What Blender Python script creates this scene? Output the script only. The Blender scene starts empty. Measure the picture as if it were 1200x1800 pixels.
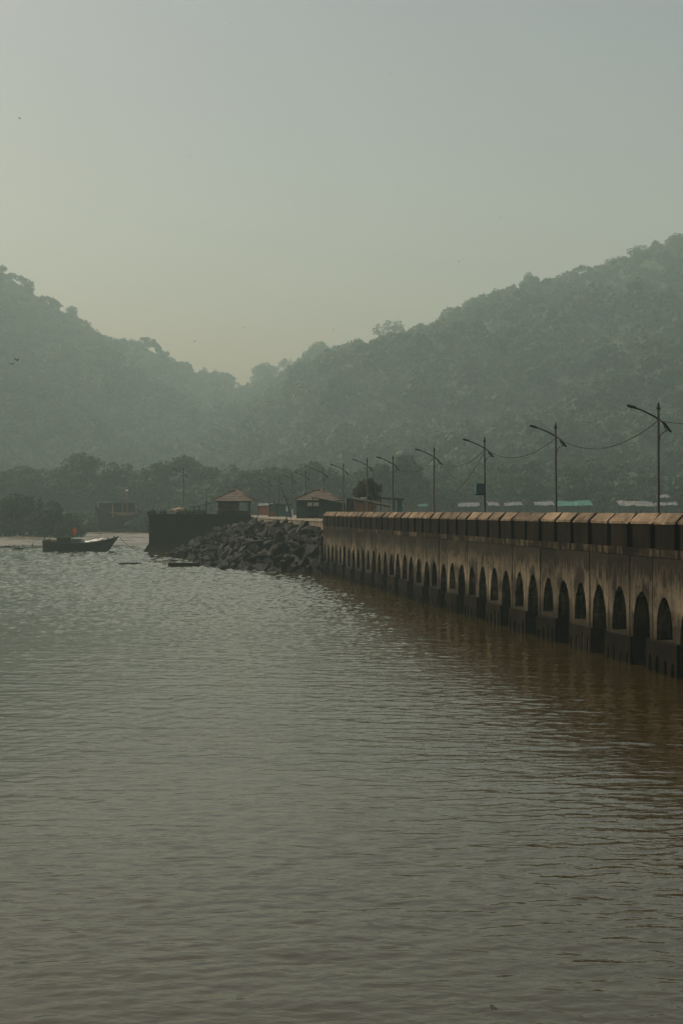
import bpy, math, random
import numpy as np
from mathutils import Vector, Matrix, noise as mnoise

R = math.radians
scene = bpy.context.scene
col = scene.collection

# ------------------------------------------------------------------ camera
EYE = 5.0
F = 2500.0            # focal length in photo pixels (photo 1200 x 1800)
HOR = 898.0           # photo row of the horizon
cam_d = bpy.data.cameras.new('camera')
cam = bpy.data.objects.new('camera', cam_d)
col.objects.link(cam)
cam.location = (0, 0, EYE)
cam.rotation_euler = (R(90), 0, 0)
cam_d.sensor_fit = 'VERTICAL'
cam_d.sensor_height = 36.0
cam_d.lens = F / 1800.0 * 36.0
cam_d.shift_y = (HOR - 900.0) / 1800.0
cam_d.clip_start = 0.1
cam_d.clip_end = 6000.0
scene.camera = cam

# ------------------------------------------------------------------ sky, sun, exposure
SUN_AZ = -72.0        # degrees from the view direction, negative = left
SUN_EL = 46.0
world = bpy.data.worlds.new('World')
scene.world = world
world.use_nodes = True
wn, wl = world.node_tree.nodes, world.node_tree.links
wn.clear()
sky = wn.new('ShaderNodeTexSky')
sky.sky_type = 'NISHITA'
sky.sun_disc = False
sky.sun_elevation = R(SUN_EL)
sky.sun_rotation = R(SUN_AZ)
sky.altitude = 0.0
sky.air_density = 1.7
sky.dust_density = 5.0
sky.ozone_density = 2.0
tint = wn.new('ShaderNodeMix')
tint.data_type = 'RGBA'
tint.blend_type = 'MULTIPLY'
tint.inputs[0].default_value = 1.0
tint.inputs[7].default_value = (1.165, 0.925, 0.815, 1)
bg = wn.new('ShaderNodeBackground')
bg.inputs[1].default_value = 0.096
wo = wn.new('ShaderNodeOutputWorld')
wl.new(sky.outputs[0], tint.inputs[6])
wl.new(tint.outputs[2], bg.inputs[0])
wl.new(bg.outputs[0], wo.inputs[0])

sun_d = bpy.data.lights.new('sun', 'SUN')
sun_d.energy = 3.4
sun_d.angle = R(0.8)
sun_d.color = (1.0, 0.93, 0.78)
sun = bpy.data.objects.new('sun', sun_d)
col.objects.link(sun)
_d = Vector((math.sin(R(SUN_AZ)) * math.cos(R(SUN_EL)), math.cos(R(SUN_AZ)) * math.cos(R(SUN_EL)), math.sin(R(SUN_EL))))
sun.rotation_euler = _d.to_track_quat('Z', 'Y').to_euler()
sun.location = (-60, 40, 90)

scene.render.engine = 'CYCLES'
scene.view_settings.view_transform = 'Standard'
scene.view_settings.look = 'None'
scene.view_settings.gamma = 1.0
scene.view_settings.exposure = 0.0
scene.view_settings.use_curve_mapping = False
scene.cycles.use_denoising = True
scene.cycles.max_bounces = 6
scene.cycles.diffuse_bounces = 3
scene.cycles.glossy_bounces = 3
scene.cycles.transmission_bounces = 3
scene.cycles.volume_bounces = 2
scene.cycles.caustics_reflective = False
scene.cycles.caustics_refractive = False

# ------------------------------------------------------------------ helpers
def tag(o, label=None, cat=None, group=None, kind=None):
    if label: o['label'] = label
    if cat: o['category'] = cat
    if group: o['group'] = group
    if kind: o['kind'] = kind
    return o

def empty(name, loc, rz=0.0, **kw):
    o = bpy.data.objects.new(name, None)
    o.empty_display_size = 0.3
    o.location = loc
    o.rotation_euler = (0, 0, rz)
    col.objects.link(o)
    o['_m'] = 0
    del o['_m']
    return tag(o, **kw)

def local_matrix(o):
    return Matrix.LocRotScale(o.location, o.rotation_euler, o.scale)

def world_matrix(o):
    m = local_matrix(o)
    while o.parent:
        o = o.parent
        m = local_matrix(o) @ m
    return m

def new_obj(name, mesh, parent=None, **kw):
    o = bpy.data.objects.new(name, mesh)
    col.objects.link(o)
    if parent: o.parent = parent
    return tag(o, **kw)

def copy_tree(o, parent=None):
    c = o.copy()
    col.objects.link(c)
    c.parent = parent
    for ch in list(o.children):
        copy_tree(ch, c)
    return c

def at(x, y, Y):
    """photo pixel at distance Y -> point of the place"""
    return Vector(((x - 600.0) / F * Y, Y, EYE - (y - HOR) / F * Y))

class MB:
    def __init__(s):
        s.v, s.f, s.sm = [], [], []
    def add(s, vs, fs, smooth=False):
        b = len(s.v)
        s.v += [tuple(p) for p in vs]
        s.f += [tuple(i + b for i in f) for f in fs]
        s.sm += [smooth] * len(fs)
        return s
    def box(s, x0, x1, y0, y1, z0, z1):
        return s.add([(x0,y0,z0),(x1,y0,z0),(x1,y1,z0),(x0,y1,z0),(x0,y0,z1),(x1,y0,z1),(x1,y1,z1),(x0,y1,z1)],
                     [(0,3,2,1),(4,5,6,7),(0,1,5,4),(1,2,6,5),(2,3,7,6),(3,0,4,7)])
    def prism(s, poly, z0, z1):
        n = len(poly)
        vs = [(p[0], p[1], z0) for p in poly] + [(p[0], p[1], z1) for p in poly]
        fs = [tuple(range(n - 1, -1, -1)), tuple(range(n, 2 * n))]
        fs += [(i, (i + 1) % n, n + (i + 1) % n, n + i) for i in range(n)]
        return s.add(vs, fs)
    def slab(s, a, b, c, d, th):
        """thick quad given by four corner points, thickness th downward along its normal"""
        a, b, c, d = map(Vector, (a, b, c, d))
        n = (b - a).cross(d - a).normalized() * th
        return s.add([a, b, c, d, a - n, b - n, c - n, d - n],
                     [(0,1,2,3),(7,6,5,4),(0,4,5,1),(1,5,6,2),(2,6,7,3),(3,7,4,0)])
    def beam(s, a, b, w, h=None):
        """square bar from a to b"""
        h = h or w
        a, b = Vector(a), Vector(b)
        d = (b - a).normalized()
        up = Vector((0,0,1)) if abs(d.z) < 0.95 else Vector((0,1,0))
        x = d.cross(up).normalized() * (w / 2)
        y = x.cross(d).normalized() * (h / 2)
        vs = [a - x - y, a + x - y, a + x + y, a - x + y, b - x - y, b + x - y, b + x + y, b - x + y]
        return s.add(vs, [(0,3,2,1),(4,5,6,7),(0,1,5,4),(1,2,6,5),(2,3,7,6),(3,0,4,7)])
    def tube(s, pts, rad, seg=8, cap=True):
        pts = [Vector(p) for p in pts]
        n = len(pts)
        rad = rad if hasattr(rad, '__len__') else [rad] * n
        vs = []
        prev = None
        for i, p in enumerate(pts):
            d = (pts[min(i + 1, n - 1)] - pts[max(i - 1, 0)]).normalized()
            if prev is None:
                up = Vector((0,0,1)) if abs(d.z) < 0.9 else Vector((1,0,0))
                x = d.cross(up).normalized()
            else:
                x = (prev - d * prev.dot(d)).normalized()
            prev = x
            y = d.cross(x)
            for k in range(seg):
                a = 2 * math.pi * k / seg
                vs.append(p + (x * math.cos(a) + y * math.sin(a)) * rad[i])
        fs = []
        for i in range(n - 1):
            for k in range(seg):
                k2 = (k + 1) % seg
                fs.append((i*seg + k, i*seg + k2, (i+1)*seg + k2, (i+1)*seg + k))
        s.add(vs, fs, True)
        if cap:
            b = len(s.v) - len(vs)
            s.f.append(tuple(b + k for k in range(seg - 1, -1, -1))); s.sm.append(False)
            s.f.append(tuple(b + (n-1)*seg + k for k in range(seg))); s.sm.append(False)
        return s
    def mesh(s, name, mat=None):
        me = bpy.data.meshes.new(name)
        me.from_pydata(s.v, [], s.f)
        me.polygons.foreach_set('use_smooth', s.sm)
        if mat: me.materials.append(mat)
        me.update()
        return me
    def build(s, name, mat, parent=None, **kw):
        """vertices are in world space when parent is given as an unrotated tree; converted to the parent's space"""
        if parent is not None:
            m = world_matrix(parent).inverted()
            s.v = [tuple(m @ Vector(p)) for p in s.v]
        return new_obj(name, s.mesh(name, mat), parent, **kw)

def tri_mesh(name, V, mat, colors=None):
    """mesh of loose triangles from an (3n,3) array"""
    V = np.asarray(V, dtype=np.float32)
    n = len(V) // 3
    me = bpy.data.meshes.new(name)
    me.vertices.add(3 * n)
    me.vertices.foreach_set('co', V.ravel())
    me.loops.add(3 * n)
    me.loops.foreach_set('vertex_index', np.arange(3 * n, dtype=np.int32))
    me.polygons.add(n)
    me.polygons.foreach_set('loop_start', np.arange(0, 3 * n, 3, dtype=np.int32))
    me.polygons.foreach_set('loop_total', np.full(n, 3, dtype=np.int32))
    if colors is not None:
        at_ = me.attributes.new('hue', 'FLOAT', 'FACE')
        at_.data.foreach_set('value', np.asarray(colors, dtype=np.float32))
    me.materials.append(mat)
    me.update(calc_edges=True)
    me.validate()
    return me

# ------------------------------------------------------------------ materials
def ramp(nt, fac, stops):
    r = nt.nodes.new('ShaderNodeValToRGB')
    e = r.color_ramp.elements
    while len(e) < len(stops): e.new(0.5)
    for el, (p, c) in zip(e, stops):
        el.position = p
        el.color = (*c, 1) if len(c) == 3 else c
    nt.links.new(fac, r.inputs[0])
    return r.outputs[0]

def base_nodes(name):
    m = bpy.data.materials.new(name)
    m.use_nodes = True
    nt = m.node_tree
    return m, nt, nt.nodes['Principled BSDF']

def noise_node(nt, scale, detail=4, rough=0.55, vec=None, dist=0.0):
    n = nt.nodes.new('ShaderNodeTexNoise')
    n.inputs['Scale'].default_value = scale
    n.inputs['Detail'].default_value = detail
    n.inputs['Roughness'].default_value = rough
    n.inputs['Distortion'].default_value = dist
    if vec is not None: nt.links.new(vec, n.inputs['Vector'])
    return n.outputs['Fac']

def pos(nt):
    return nt.nodes.new('ShaderNodeNewGeometry').outputs['Position']

def mapping(nt, vec, scale=(1,1,1), rot=(0,0,0), loc=(0,0,0)):
    m = nt.nodes.new('ShaderNodeMapping')
    m.inputs['Scale'].default_value = scale
    m.inputs['Rotation'].default_value = rot
    m.inputs['Location'].default_value = loc
    nt.links.new(vec, m.inputs['Vector'])
    return m.outputs[0]

def math_node(nt, op, a, b=None, clamp=False):
    n = nt.nodes.new('ShaderNodeMath')
    n.operation = op
    n.use_clamp = clamp
    for i, v in enumerate((a, b)):
        if v is None: continue
        if isinstance(v, (int, float)): n.inputs[i].default_value = v
        else: nt.links.new(v, n.inputs[i])
    return n.outputs[0]

def mixc(nt, fac, a, b, mode='MIX'):
    n = nt.nodes.new('ShaderNodeMix')
    n.data_type = 'RGBA'
    n.blend_type = mode
    for i, v in ((0, fac), (6, a), (7, b)):
        if isinstance(v, (int, float)): n.inputs[i].default_value = v
        elif isinstance(v, tuple): n.inputs[i].default_value = (*v, 1)
        else: nt.links.new(v, n.inputs[i])
    return n.outputs[2]

def bump(nt, h, strength, distance, bsdf, normal=None):
    b = nt.nodes.new('ShaderNodeBump')
    b.inputs['Strength'].default_value = strength
    b.inputs['Distance'].default_value = distance
    nt.links.new(h, b.inputs['Height'])
    if normal is not None: nt.links.new(normal, b.inputs['Normal'])
    if bsdf: nt.links.new(b.outputs[0], bsdf.inputs['Normal'])
    return b.outputs[0]

def simple(name, c, rough=0.8, var=0.35, scale=3.0, metal=0.0, bmp=0.15):
    """worn paint / wood / metal with noise variation"""
    m, nt, b = base_nodes(name)
    p = pos(nt)
    n = noise_node(nt, scale, 5, 0.6, p)
    lo = tuple(x * (1 - var) for x in c)
    hi = tuple(min(1, x * (1 + var)) for x in c)
    nt.links.new(ramp(nt, n, [(0.3, lo), (0.7, hi)]), b.inputs['Base Color'])
    b.inputs['Roughness'].default_value = rough
    b.inputs['Metallic'].default_value = metal
    b.inputs['Specular IOR Level'].default_value = 0.2
    if bmp: bump(nt, noise_node(nt, scale * 5, 3, 0.6, p), bmp, 0.02, b)
    return m

# jetty frame: u along the jetty (away from the camera), local y outward to the open water
PITCH = 1.97814
P0 = Vector((10.0157, 42.5228, 0))
U = Vector((-0.15711, 0.98758, 0)).normalized()
V = Vector((0.98758, 0.15711, 0)).normalized()      # inland
JROT = math.atan2(U.y, U.x)
def J(s, t, z):
    p = P0 + U * s + V * t
    return Vector((p.x, p.y, z))

def jetty_coords(nt):
    m = nt.nodes.new('ShaderNodeMapping')
    m.vector_type = 'POINT'
    m.inputs['Rotation'].default_value = (0, 0, -JROT)
    nt.links.new(pos(nt), m.inputs['Vector'])
    return m.outputs[0]

def concrete(name, light, dark, streak=(0.42, 0.62), z_dark=None, rough=0.9, tide=None, upper=None):
    m, nt, b = base_nodes(name)
    jc = jetty_coords(nt)
    st = noise_node(nt, 1.0, 6, 0.65, mapping(nt, jc, (4.5, 4.5, 0.30)))
    st2 = noise_node(nt, 1.0, 5, 0.6, mapping(nt, jc, (0.55, 0.55, 0.9), loc=(7, 3, 1)))
    fine = noise_node(nt, 9.0, 6, 0.7, jc)
    f = math_node(nt, 'ADD', math_node(nt, 'MULTIPLY', st, 0.55), math_node(nt, 'MULTIPLY', st2, 0.45))
    sep = nt.nodes.new('ShaderNodeSeparateXYZ')
    nt.links.new(jc, sep.inputs[0])
    z = sep.outputs[2]
    if upper is not None:      # run-off stain below the ledge, ragged lower edge
        zz = math_node(nt, 'ADD', z, math_node(nt, 'MULTIPLY', math_node(nt, 'SUBTRACT', st, 0.5), 6.0))
        zz = math_node(nt, 'ADD', zz, math_node(nt, 'MULTIPLY', math_node(nt, 'SUBTRACT', st2, 0.5), 5.0))
        mr = nt.nodes.new('ShaderNodeMapRange')
        mr.inputs[1].default_value, mr.inputs[2].default_value = upper
        mr.inputs[3].default_value, mr.inputs[4].default_value = 0.0, 0.24
        nt.links.new(zz, mr.inputs[0])
        f = math_node(nt, 'SUBTRACT', f, mr.outputs[0])
    c = ramp(nt, f, [(streak[0], dark), (streak[1], light)])
    oi = nt.nodes.new('ShaderNodeObjectInfo')
    c = mixc(nt, 0.8, c, ramp(nt, oi.outputs['Random'], [(0.0, (0.55, 0.55, 0.55)), (0.5, (0.85, 0.84, 0.82)), (1.0, (1.2, 1.16, 1.08))]), 'MULTIPLY')
    c = mixc(nt, 0.55, c, ramp(nt, fine, [(0.3, (0.35, 0.35, 0.35)), (0.7, (1, 1, 1))]), 'MULTIPLY')
    r_out = None
    if tide is not None:       # weed and silt below the high-water mark
        zz = math_node(nt, 'ADD', z, math_node(nt, 'MULTIPLY', math_node(nt, 'SUBTRACT', st2, 0.5), 0.7))
        zz = math_node(nt, 'ADD', zz, math_node(nt, 'MULTIPLY', math_node(nt, 'SUBTRACT', st, 0.5), 0.5))
        mr = nt.nodes.new('ShaderNodeMapRange')
        mr.inputs[1].default_value, mr.inputs[2].default_value = tide
        mr.inputs[3].default_value, mr.inputs[4].default_value = 1.0, 0.0
        nt.links.new(zz, mr.inputs[0])
        silt = ramp(nt, fine, [(0.35, (0.010, 0.009, 0.006)), (0.7, (0.034, 0.029, 0.018))])
        c = mixc(nt, mr.outputs[0], c, silt)
        rr = math_node(nt, 'SUBTRACT', rough, math_node(nt, 'MULTIPLY', mr.outputs[0], 0.25))
        nt.links.new(rr, b.inputs['Roughness'])
    else:
        b.inputs['Roughness'].default_value = rough
    nt.links.new(c, b.inputs['Base Color'])
    b.inputs['Specular IOR Level'].default_value = 0.04
    h = math_node(nt, 'ADD', fine, math_node(nt, 'MULTIPLY', st, 0.6))
    bump(nt, h, 0.5, 0.03, b)
    return m

M = {}
M['facade'] = concrete('weathered_concrete', (0.20, 0.168, 0.120), (0.025, 0.022, 0.0165), (0.43, 0.59), tide=(0.95, 1.75), upper=(2.75, 4.1))
M['cornice'] = concrete('stained_ledge', (0.14, 0.112, 0.072), (0.012, 0.0105, 0.0075), (0.48, 0.66))
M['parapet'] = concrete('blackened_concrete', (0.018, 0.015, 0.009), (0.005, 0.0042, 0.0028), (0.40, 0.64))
M['coping'] = concrete('bare_coping', (0.235, 0.182, 0.128), (0.085, 0.066, 0.046), (0.38, 0.60))
M['deck'] = concrete('deck_concrete', (0.30, 0.26, 0.2), (0.18, 0.16, 0.12))
M['silt'] = concrete('silted_base', (0.018, 0.014, 0.008), (0.004, 0.0033, 0.002), (0.42, 0.66), rough=0.85)
M['dark'] = simple('arch_shade_black', (0.003, 0.0027, 0.002), 0.8)  # near-black colour stands for the shade under the deck behind the arches
M['lamp'] = simple('lamp_paint', (0.009, 0.010, 0.009), 0.65, metal=0.0)
M['lamp_lens'] = simple('lamp_lens', (0.35, 0.36, 0.34), 0.3, 0.1)
M['cable'] = simple('cable_rubber', (0.02, 0.02, 0.018), 0.7)
M['teal_box'] = simple('teal_sheet_metal', (0.02, 0.06, 0.07), 0.5)
M['quay'] = concrete('quay_masonry', (0.02, 0.022, 0.015), (0.006, 0.007, 0.005), (0.4, 0.62), tide=(0.3, 0.9))
M['kerb'] = simple('pale_kerb', (0.20, 0.18, 0.14), 0.9, 0.4, 1.2)
M['promenade'] = simple('dusty_concrete', (0.18, 0.155, 0.115), 0.95, 0.3, 0.6)
M['retain'] = simple('earth_wall', (0.12, 0.098, 0.068), 0.95, 0.5, 1.2)
M['tile'] = simple('clay_tile', (0.10, 0.079, 0.061), 0.85, 0.4, 2.0)
M['tile_dark'] = simple('clay_ridge', (0.12, 0.07, 0.05), 0.85, 0.4, 2.0)
M['timber'] = simple('dark_timber', (0.035, 0.03, 0.022), 0.85, 0.5, 6)
M['brick_plaster'] = simple('brown_plaster', (0.16, 0.12, 0.085), 0.9, 0.25, 1.5)
M['rust'] = simple('rust_boards', (0.15, 0.07, 0.036), 0.85, 0.4, 2)
M['orange'] = simple('orange_cloth', (0.34, 0.13, 0.055), 0.8, 0.2, 2)
M['flag'] = simple('saffron_flag', (0.6, 0.11, 0.02), 0.8, 0.15, 3)
M['teal'] = simple('teal_paint', (0.04, 0.11, 0.11), 0.7, 0.3, 2)
M['green_wall'] = simple('green_sheet', (0.035, 0.06, 0.05), 0.8, 0.3, 1)
M['tarp_teal'] = simple('teal_tarpaulin', (0.038, 0.13, 0.105), 0.6, 0.25, 0.8)
M['tarp_pale'] = simple('pale_tarpaulin', (0.135, 0.13, 0.12), 0.7, 0.3, 0.8)
M['tarp_grey'] = simple('grey_tarpaulin', (0.12, 0.12, 0.12), 0.7, 0.3, 0.8)
M['blue'] = simple('blue_paint', (0.04, 0.10, 0.14), 0.6, 0.25, 2)
M['black_plastic'] = simple('tank_plastic', (0.02, 0.04, 0.09), 0.5, 0.2, 2)
M['banner'] = simple('pale_banner', (0.50, 0.50, 0.44), 0.8, 0.2, 2)
M['hull'] = simple('tarred_hull', (0.022, 0.026, 0.022), 0.7, 0.4, 3)
M['hull_far'] = simple('old_ferry_hull', (0.013, 0.014, 0.012), 0.8, 0.4, 1)
M['ferry_paint'] = simple('faded_red_paint', (0.24, 0.14, 0.085), 0.8, 0.3, 1)
M['white'] = simple('white_paint', (0.72, 0.72, 0.68), 0.6, 0.15, 2)
M['greyblue'] = simple('grey_blue_paint', (0.09, 0.105, 0.10), 0.7, 0.2, 2)
M['cloth'] = simple('bundled_cloth', (0.24, 0.18, 0.13), 0.9, 0.4, 3)
M['bark'] = simple('bark', (0.06, 0.048, 0.035), 0.95, 0.4, 3)
M['twig'] = simple('wet_wood', (0.03, 0.025, 0.018), 0.8, 0.4, 5)
M['bird'] = simple('dark_feather', (0.025, 0.022, 0.02), 0.8, 0.3, 4)
M['skin'] = simple('skin', (0.16, 0.09, 0.06), 0.7, 0.1, 4)

def rock_mat():
    m, nt, b = base_nodes('dark_basalt')
    p = pos(nt)
    oi = nt.nodes.new('ShaderNodeObjectInfo')
    n = noise_node(nt, 1.6, 6, 0.65, p)
    c = ramp(nt, n, [(0.3, (0.005, 0.0048, 0.0035)), (0.6, (0.017, 0.0155, 0.0105)), (0.8, (0.045, 0.04, 0.027))])
    g = ramp(nt, oi.outputs['Random'], [(0, (0.45, 0.45, 0.45)), (0.8, (1, 1, 1)), (1, (1.5, 1.45, 1.35))])
    c = mixc(nt, 1.0, c, g, 'MULTIPLY')
    sp_ = nt.nodes.new('ShaderNodeSeparateXYZ'); nt.links.new(p, sp_.inputs[0])
    zz = math_node(nt, 'ADD', sp_.outputs[2], math_node(nt, 'MULTIPLY', math_node(nt, 'SUBTRACT', n, 0.5), 1.6))
    wet = ramp(nt, math_node(nt, 'MULTIPLY', zz, 0.5), [(0.25, (0.35, 0.36, 0.3)), (0.6, (1, 1, 1))])
    c = mixc(nt, 1.0, c, wet, 'MULTIPLY')
    nt.links.new(c, b.inputs['Base Color'])
    b.inputs['Roughness'].default_value = 0.8
    b.inputs['Specular IOR Level'].default_value = 0.2
    bump(nt, noise_node(nt, 7, 6, 0.75, p), 0.4, 0.05, b)
    return m
M['rock'] = rock_mat()

def foliage(name, stops, use_attr=False):
    m, nt, b = base_nodes(name)
    if use_attr:
        a = nt.nodes.new('ShaderNodeAttribute'); a.attribute_name = 'hue'
        fac = a.outputs['Fac']
    else:
        oi = nt.nodes.new('ShaderNodeObjectInfo')
        n = noise_node(nt, 0.35, 3, 0.5, pos(nt))
        fac = math_node(nt, 'ADD', math_node(nt, 'MULTIPLY', oi.outputs['Random'], 0.6), math_node(nt, 'MULTIPLY', n, 0.4))
    c = ramp(nt, fac, stops)
    nt.links.new(c, b.inputs['Base Color'])
    b.inputs['Roughness'].default_value = 0.7
    b.inputs['Specular IOR Level'].default_value = 0.2
    tr = nt.nodes.new('ShaderNodeBsdfTranslucent')
    nt.links.new(c, tr.inputs[0])
    mx = nt.nodes.new('ShaderNodeMixShader')
    mx.inputs[0].default_value = 0.25
    out = nt.nodes['Material Output']
    nt.links.new(b.outputs[0], mx.inputs[1])
    nt.links.new(tr.outputs[0], mx.inputs[2])
    nt.links.new(mx.outputs[0], out.inputs[0])
    return m
GREENS = [(0.0, (0.018, 0.036, 0.018)), (0.45, (0.029, 0.052, 0.023)), (0.8, (0.042, 0.062, 0.026)), (1.0, (0.058, 0.066, 0.030))]
M['forest'] = foliage('forest_leaves', GREENS, True)
M['leaf'] = foliage('tree_leaves', GREENS)
M['mangrove'] = foliage('mangrove_leaves', [(0, (0.016, 0.026, 0.010)), (1, (0.034, 0.046, 0.018))])
M['dryleaf'] = foliage('brownish_leaves', [(0, (0.028, 0.032, 0.016)), (1, (0.05, 0.046, 0.025))])

def ground_mat():
    m, nt, b = base_nodes('forest_floor')
    p = pos(nt)
    n = noise_node(nt, 0.05, 6, 0.6, p)
    nt.links.new(ramp(nt, n, [(0.3, (0.026, 0.042, 0.02)), (0.7, (0.045, 0.058, 0.028))]), b.inputs['Base Color'])
    b.inputs['Roughness'].default_value = 0.95
    b.inputs['Specular IOR Level'].default_value = 0.1
    bump(nt, noise_node(nt, 0.8, 4, 0.6, p), 0.6, 0.5, b)
    return m
M['ground'] = ground_mat()

def mud_mat():
    m, nt, b = base_nodes('wet_mud')
    p = pos(nt)
    n = noise_node(nt, 0.25, 6, 0.65, mapping(nt, p, (0.6, 1.6, 1)))
    nt.links.new(ramp(nt, n, [(0.35, (0.07, 0.06, 0.045)), (0.65, (0.17, 0.145, 0.105))]), b.inputs['Base Color'])
    nt.links.new(ramp(nt, n, [(0.4, (0.15,) * 3), (0.6, (0.55,) * 3)]), b.inputs['Roughness'])
    bump(nt, noise_node(nt, 2.0, 5, 0.6, p), 0.3, 0.06, b)
    return m
M['mud'] = mud_mat()

def water_mat():
    m, nt, b = base_nodes('silty_water')
    p = pos(nt)
    n0 = noise_node(nt, 0.05, 3, 0.5, mapping(nt, p, (0.5, 1.5, 1)))
    nt.links.new(ramp(nt, n0, [(0.3, (0.024, 0.017, 0.005)), (0.7, (0.034, 0.025, 0.0075))]), b.inputs['Base Color'])
    b.inputs['Roughness'].default_value = 0.05
    b.inputs['IOR'].default_value = 1.62
    b.inputs['Specular Tint'].default_value = (1.0, 0.96, 0.72, 1)
    gust = noise_node(nt, 0.09, 3, 0.55, mapping(nt, p, (0.45, 1.0, 1), rot=(0, 0, R(12))))
    g = ramp(nt, gust, [(0.3, (0.35,) * 3), (0.7, (1,) * 3)])
    w2 = noise_node(nt, 2.6, 3, 0.55, mapping(nt, p, (0.6, 1.3, 1), rot=(0, 0, R(-10))), 0.8)
    w3 = noise_node(nt, 8.0, 2, 0.5, mapping(nt, p, (0.7, 1.3, 1), rot=(0, 0, R(14))))
    h = math_node(nt, 'ADD', math_node(nt, 'MULTIPLY', w2, 0.016), math_node(nt, 'MULTIPLY', math_node(nt, 'MULTIPLY', w3, g), 0.007))
    bump(nt, h, 1.0, 1.0, b)
    return m
M['water'] = water_mat()

# ------------------------------------------------------------------ large structure: water, mud, hills
def heightfield(name, xs, ys, fz, mat, **kw):
    nx, ny = len(xs), len(ys)
    vs = [(x, y, fz(x, y)) for y in ys for x in xs]
    fs = [(j*nx + i, j*nx + i + 1, (j+1)*nx + i + 1, (j+1)*nx + i) for j in range(ny - 1) for i in range(nx - 1)]
    m = MB(); m.add(vs, fs, True)
    return m.build(name, mat, **kw)

def water_sheet():
    """one sheet of water: wind waves as real geometry over the bay, coarser cells further out"""
    rng = np.random.default_rng(12)
    ys = [-300.0, -120.0, -40.0, 0.0, 6.0]
    y = 8.5
    while y < 196:
        ys.append(y); y += max(0.04, 0.0025 * y)
    n_in = len(ys)
    ys += [215.0, 260.0, 330.0, 420.0]
    ys = np.array(ys)
    nx = 360
    half = np.clip(0.34 * np.clip(ys, 8, 200) + 3, 0, 70)
    lin = np.linspace(-1, 1, nx)
    X = half[:, None] * lin[None, :] + 0.03 * half[:, None]
    Xl = np.concatenate([np.full((len(ys), 1), -1400.0), np.full((len(ys), 1), -150.0), X, np.full((len(ys), 1), 150.0), np.full((len(ys), 1), 1400.0)], 1)
    Y = np.repeat(ys[:, None], Xl.shape[1], 1)
    dy = np.gradient(ys)[:, None]
    Z = np.zeros_like(Xl)
    gx = np.sin(Xl * 0.11 + 0.9 * np.sin(Y * 0.05)) + np.sin(Y * 0.17 + Xl * 0.05 + 1.3) + np.sin(Y * 0.41 - Xl * 0.09)
    gust = 0.75 + 0.14 * gx
    for k in range(96):
        lam = 0.12 * (22.0 ** rng.random())
        th = math.pi / 2 + rng.normal() * 0.72 + 0.06
        kx, ky = 2 * math.pi / lam * math.cos(th), 2 * math.pi / lam * math.sin(th)
        slope = 0.0112 * (1.3 if lam < 0.6 else (0.7 if lam < 1.2 else 0.3))
        a = slope * lam / (2 * math.pi)
        ph = kx * Xl + ky * Y + rng.random() * 6.28 + 0.8 * np.sin(Xl * (0.9 / lam ** 0.5) * rng.normal() + Y * 0.4 * rng.normal() / lam ** 0.5 + rng.random() * 6)
        w = np.clip((lam / np.maximum(dy, 1e-3) - 2.2) / 1.6, 0, 1)
        Z += a * w * (np.sin(ph) + 0.28 * np.cos(2 * ph)) * gust
    Z += rng.normal(size=Z.shape) * 0.09 * dy * np.clip((dy - 0.06) / 0.16, 0, 1)
    edge = np.clip((ys - 6.0) / 3.0, 0, 1) * np.clip((196 - ys) / 8.0, 0, 1)
    Z *= edge[:, None]
    Z[:, :3] = 0; Z[:, -3:] = 0
    Vv = np.stack([Xl, Y, Z], -1).reshape(-1, 3).astype(np.float32)
    ny, nc = Xl.shape
    idx = np.arange(ny * nc).reshape(ny, nc)
    Q = np.stack([idx[:-1, :-1], idx[:-1, 1:], idx[1:, 1:], idx[1:, :-1]], -1).reshape(-1, 4)
    me = bpy.data.meshes.new('water')
    me.vertices.add(len(Vv)); me.vertices.foreach_set('co', Vv.ravel())
    me.loops.add(Q.size); me.loops.foreach_set('vertex_index', Q.ravel().astype(np.int32))
    me.polygons.add(len(Q))
    me.polygons.foreach_set('loop_start', np.arange(0, Q.size, 4, dtype=np.int32))
    me.polygons.foreach_set('loop_total', np.full(len(Q), 4, dtype=np.int32))
    me.polygons.foreach_set('use_smooth', np.ones(len(Q), dtype=bool))
    me.materials.append(M['water'])
    me.update(calc_edges=True)
    print('water quads', len(Q))
    new_obj('water', me, kind='structure')
water_sheet()

def fbm(x, y, s, o=4, seed=0.0):
    return mnoise.fractal(Vector((x / s + seed, y / s - seed, seed * 0.7)), 0.8, 2.0, o)

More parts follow.
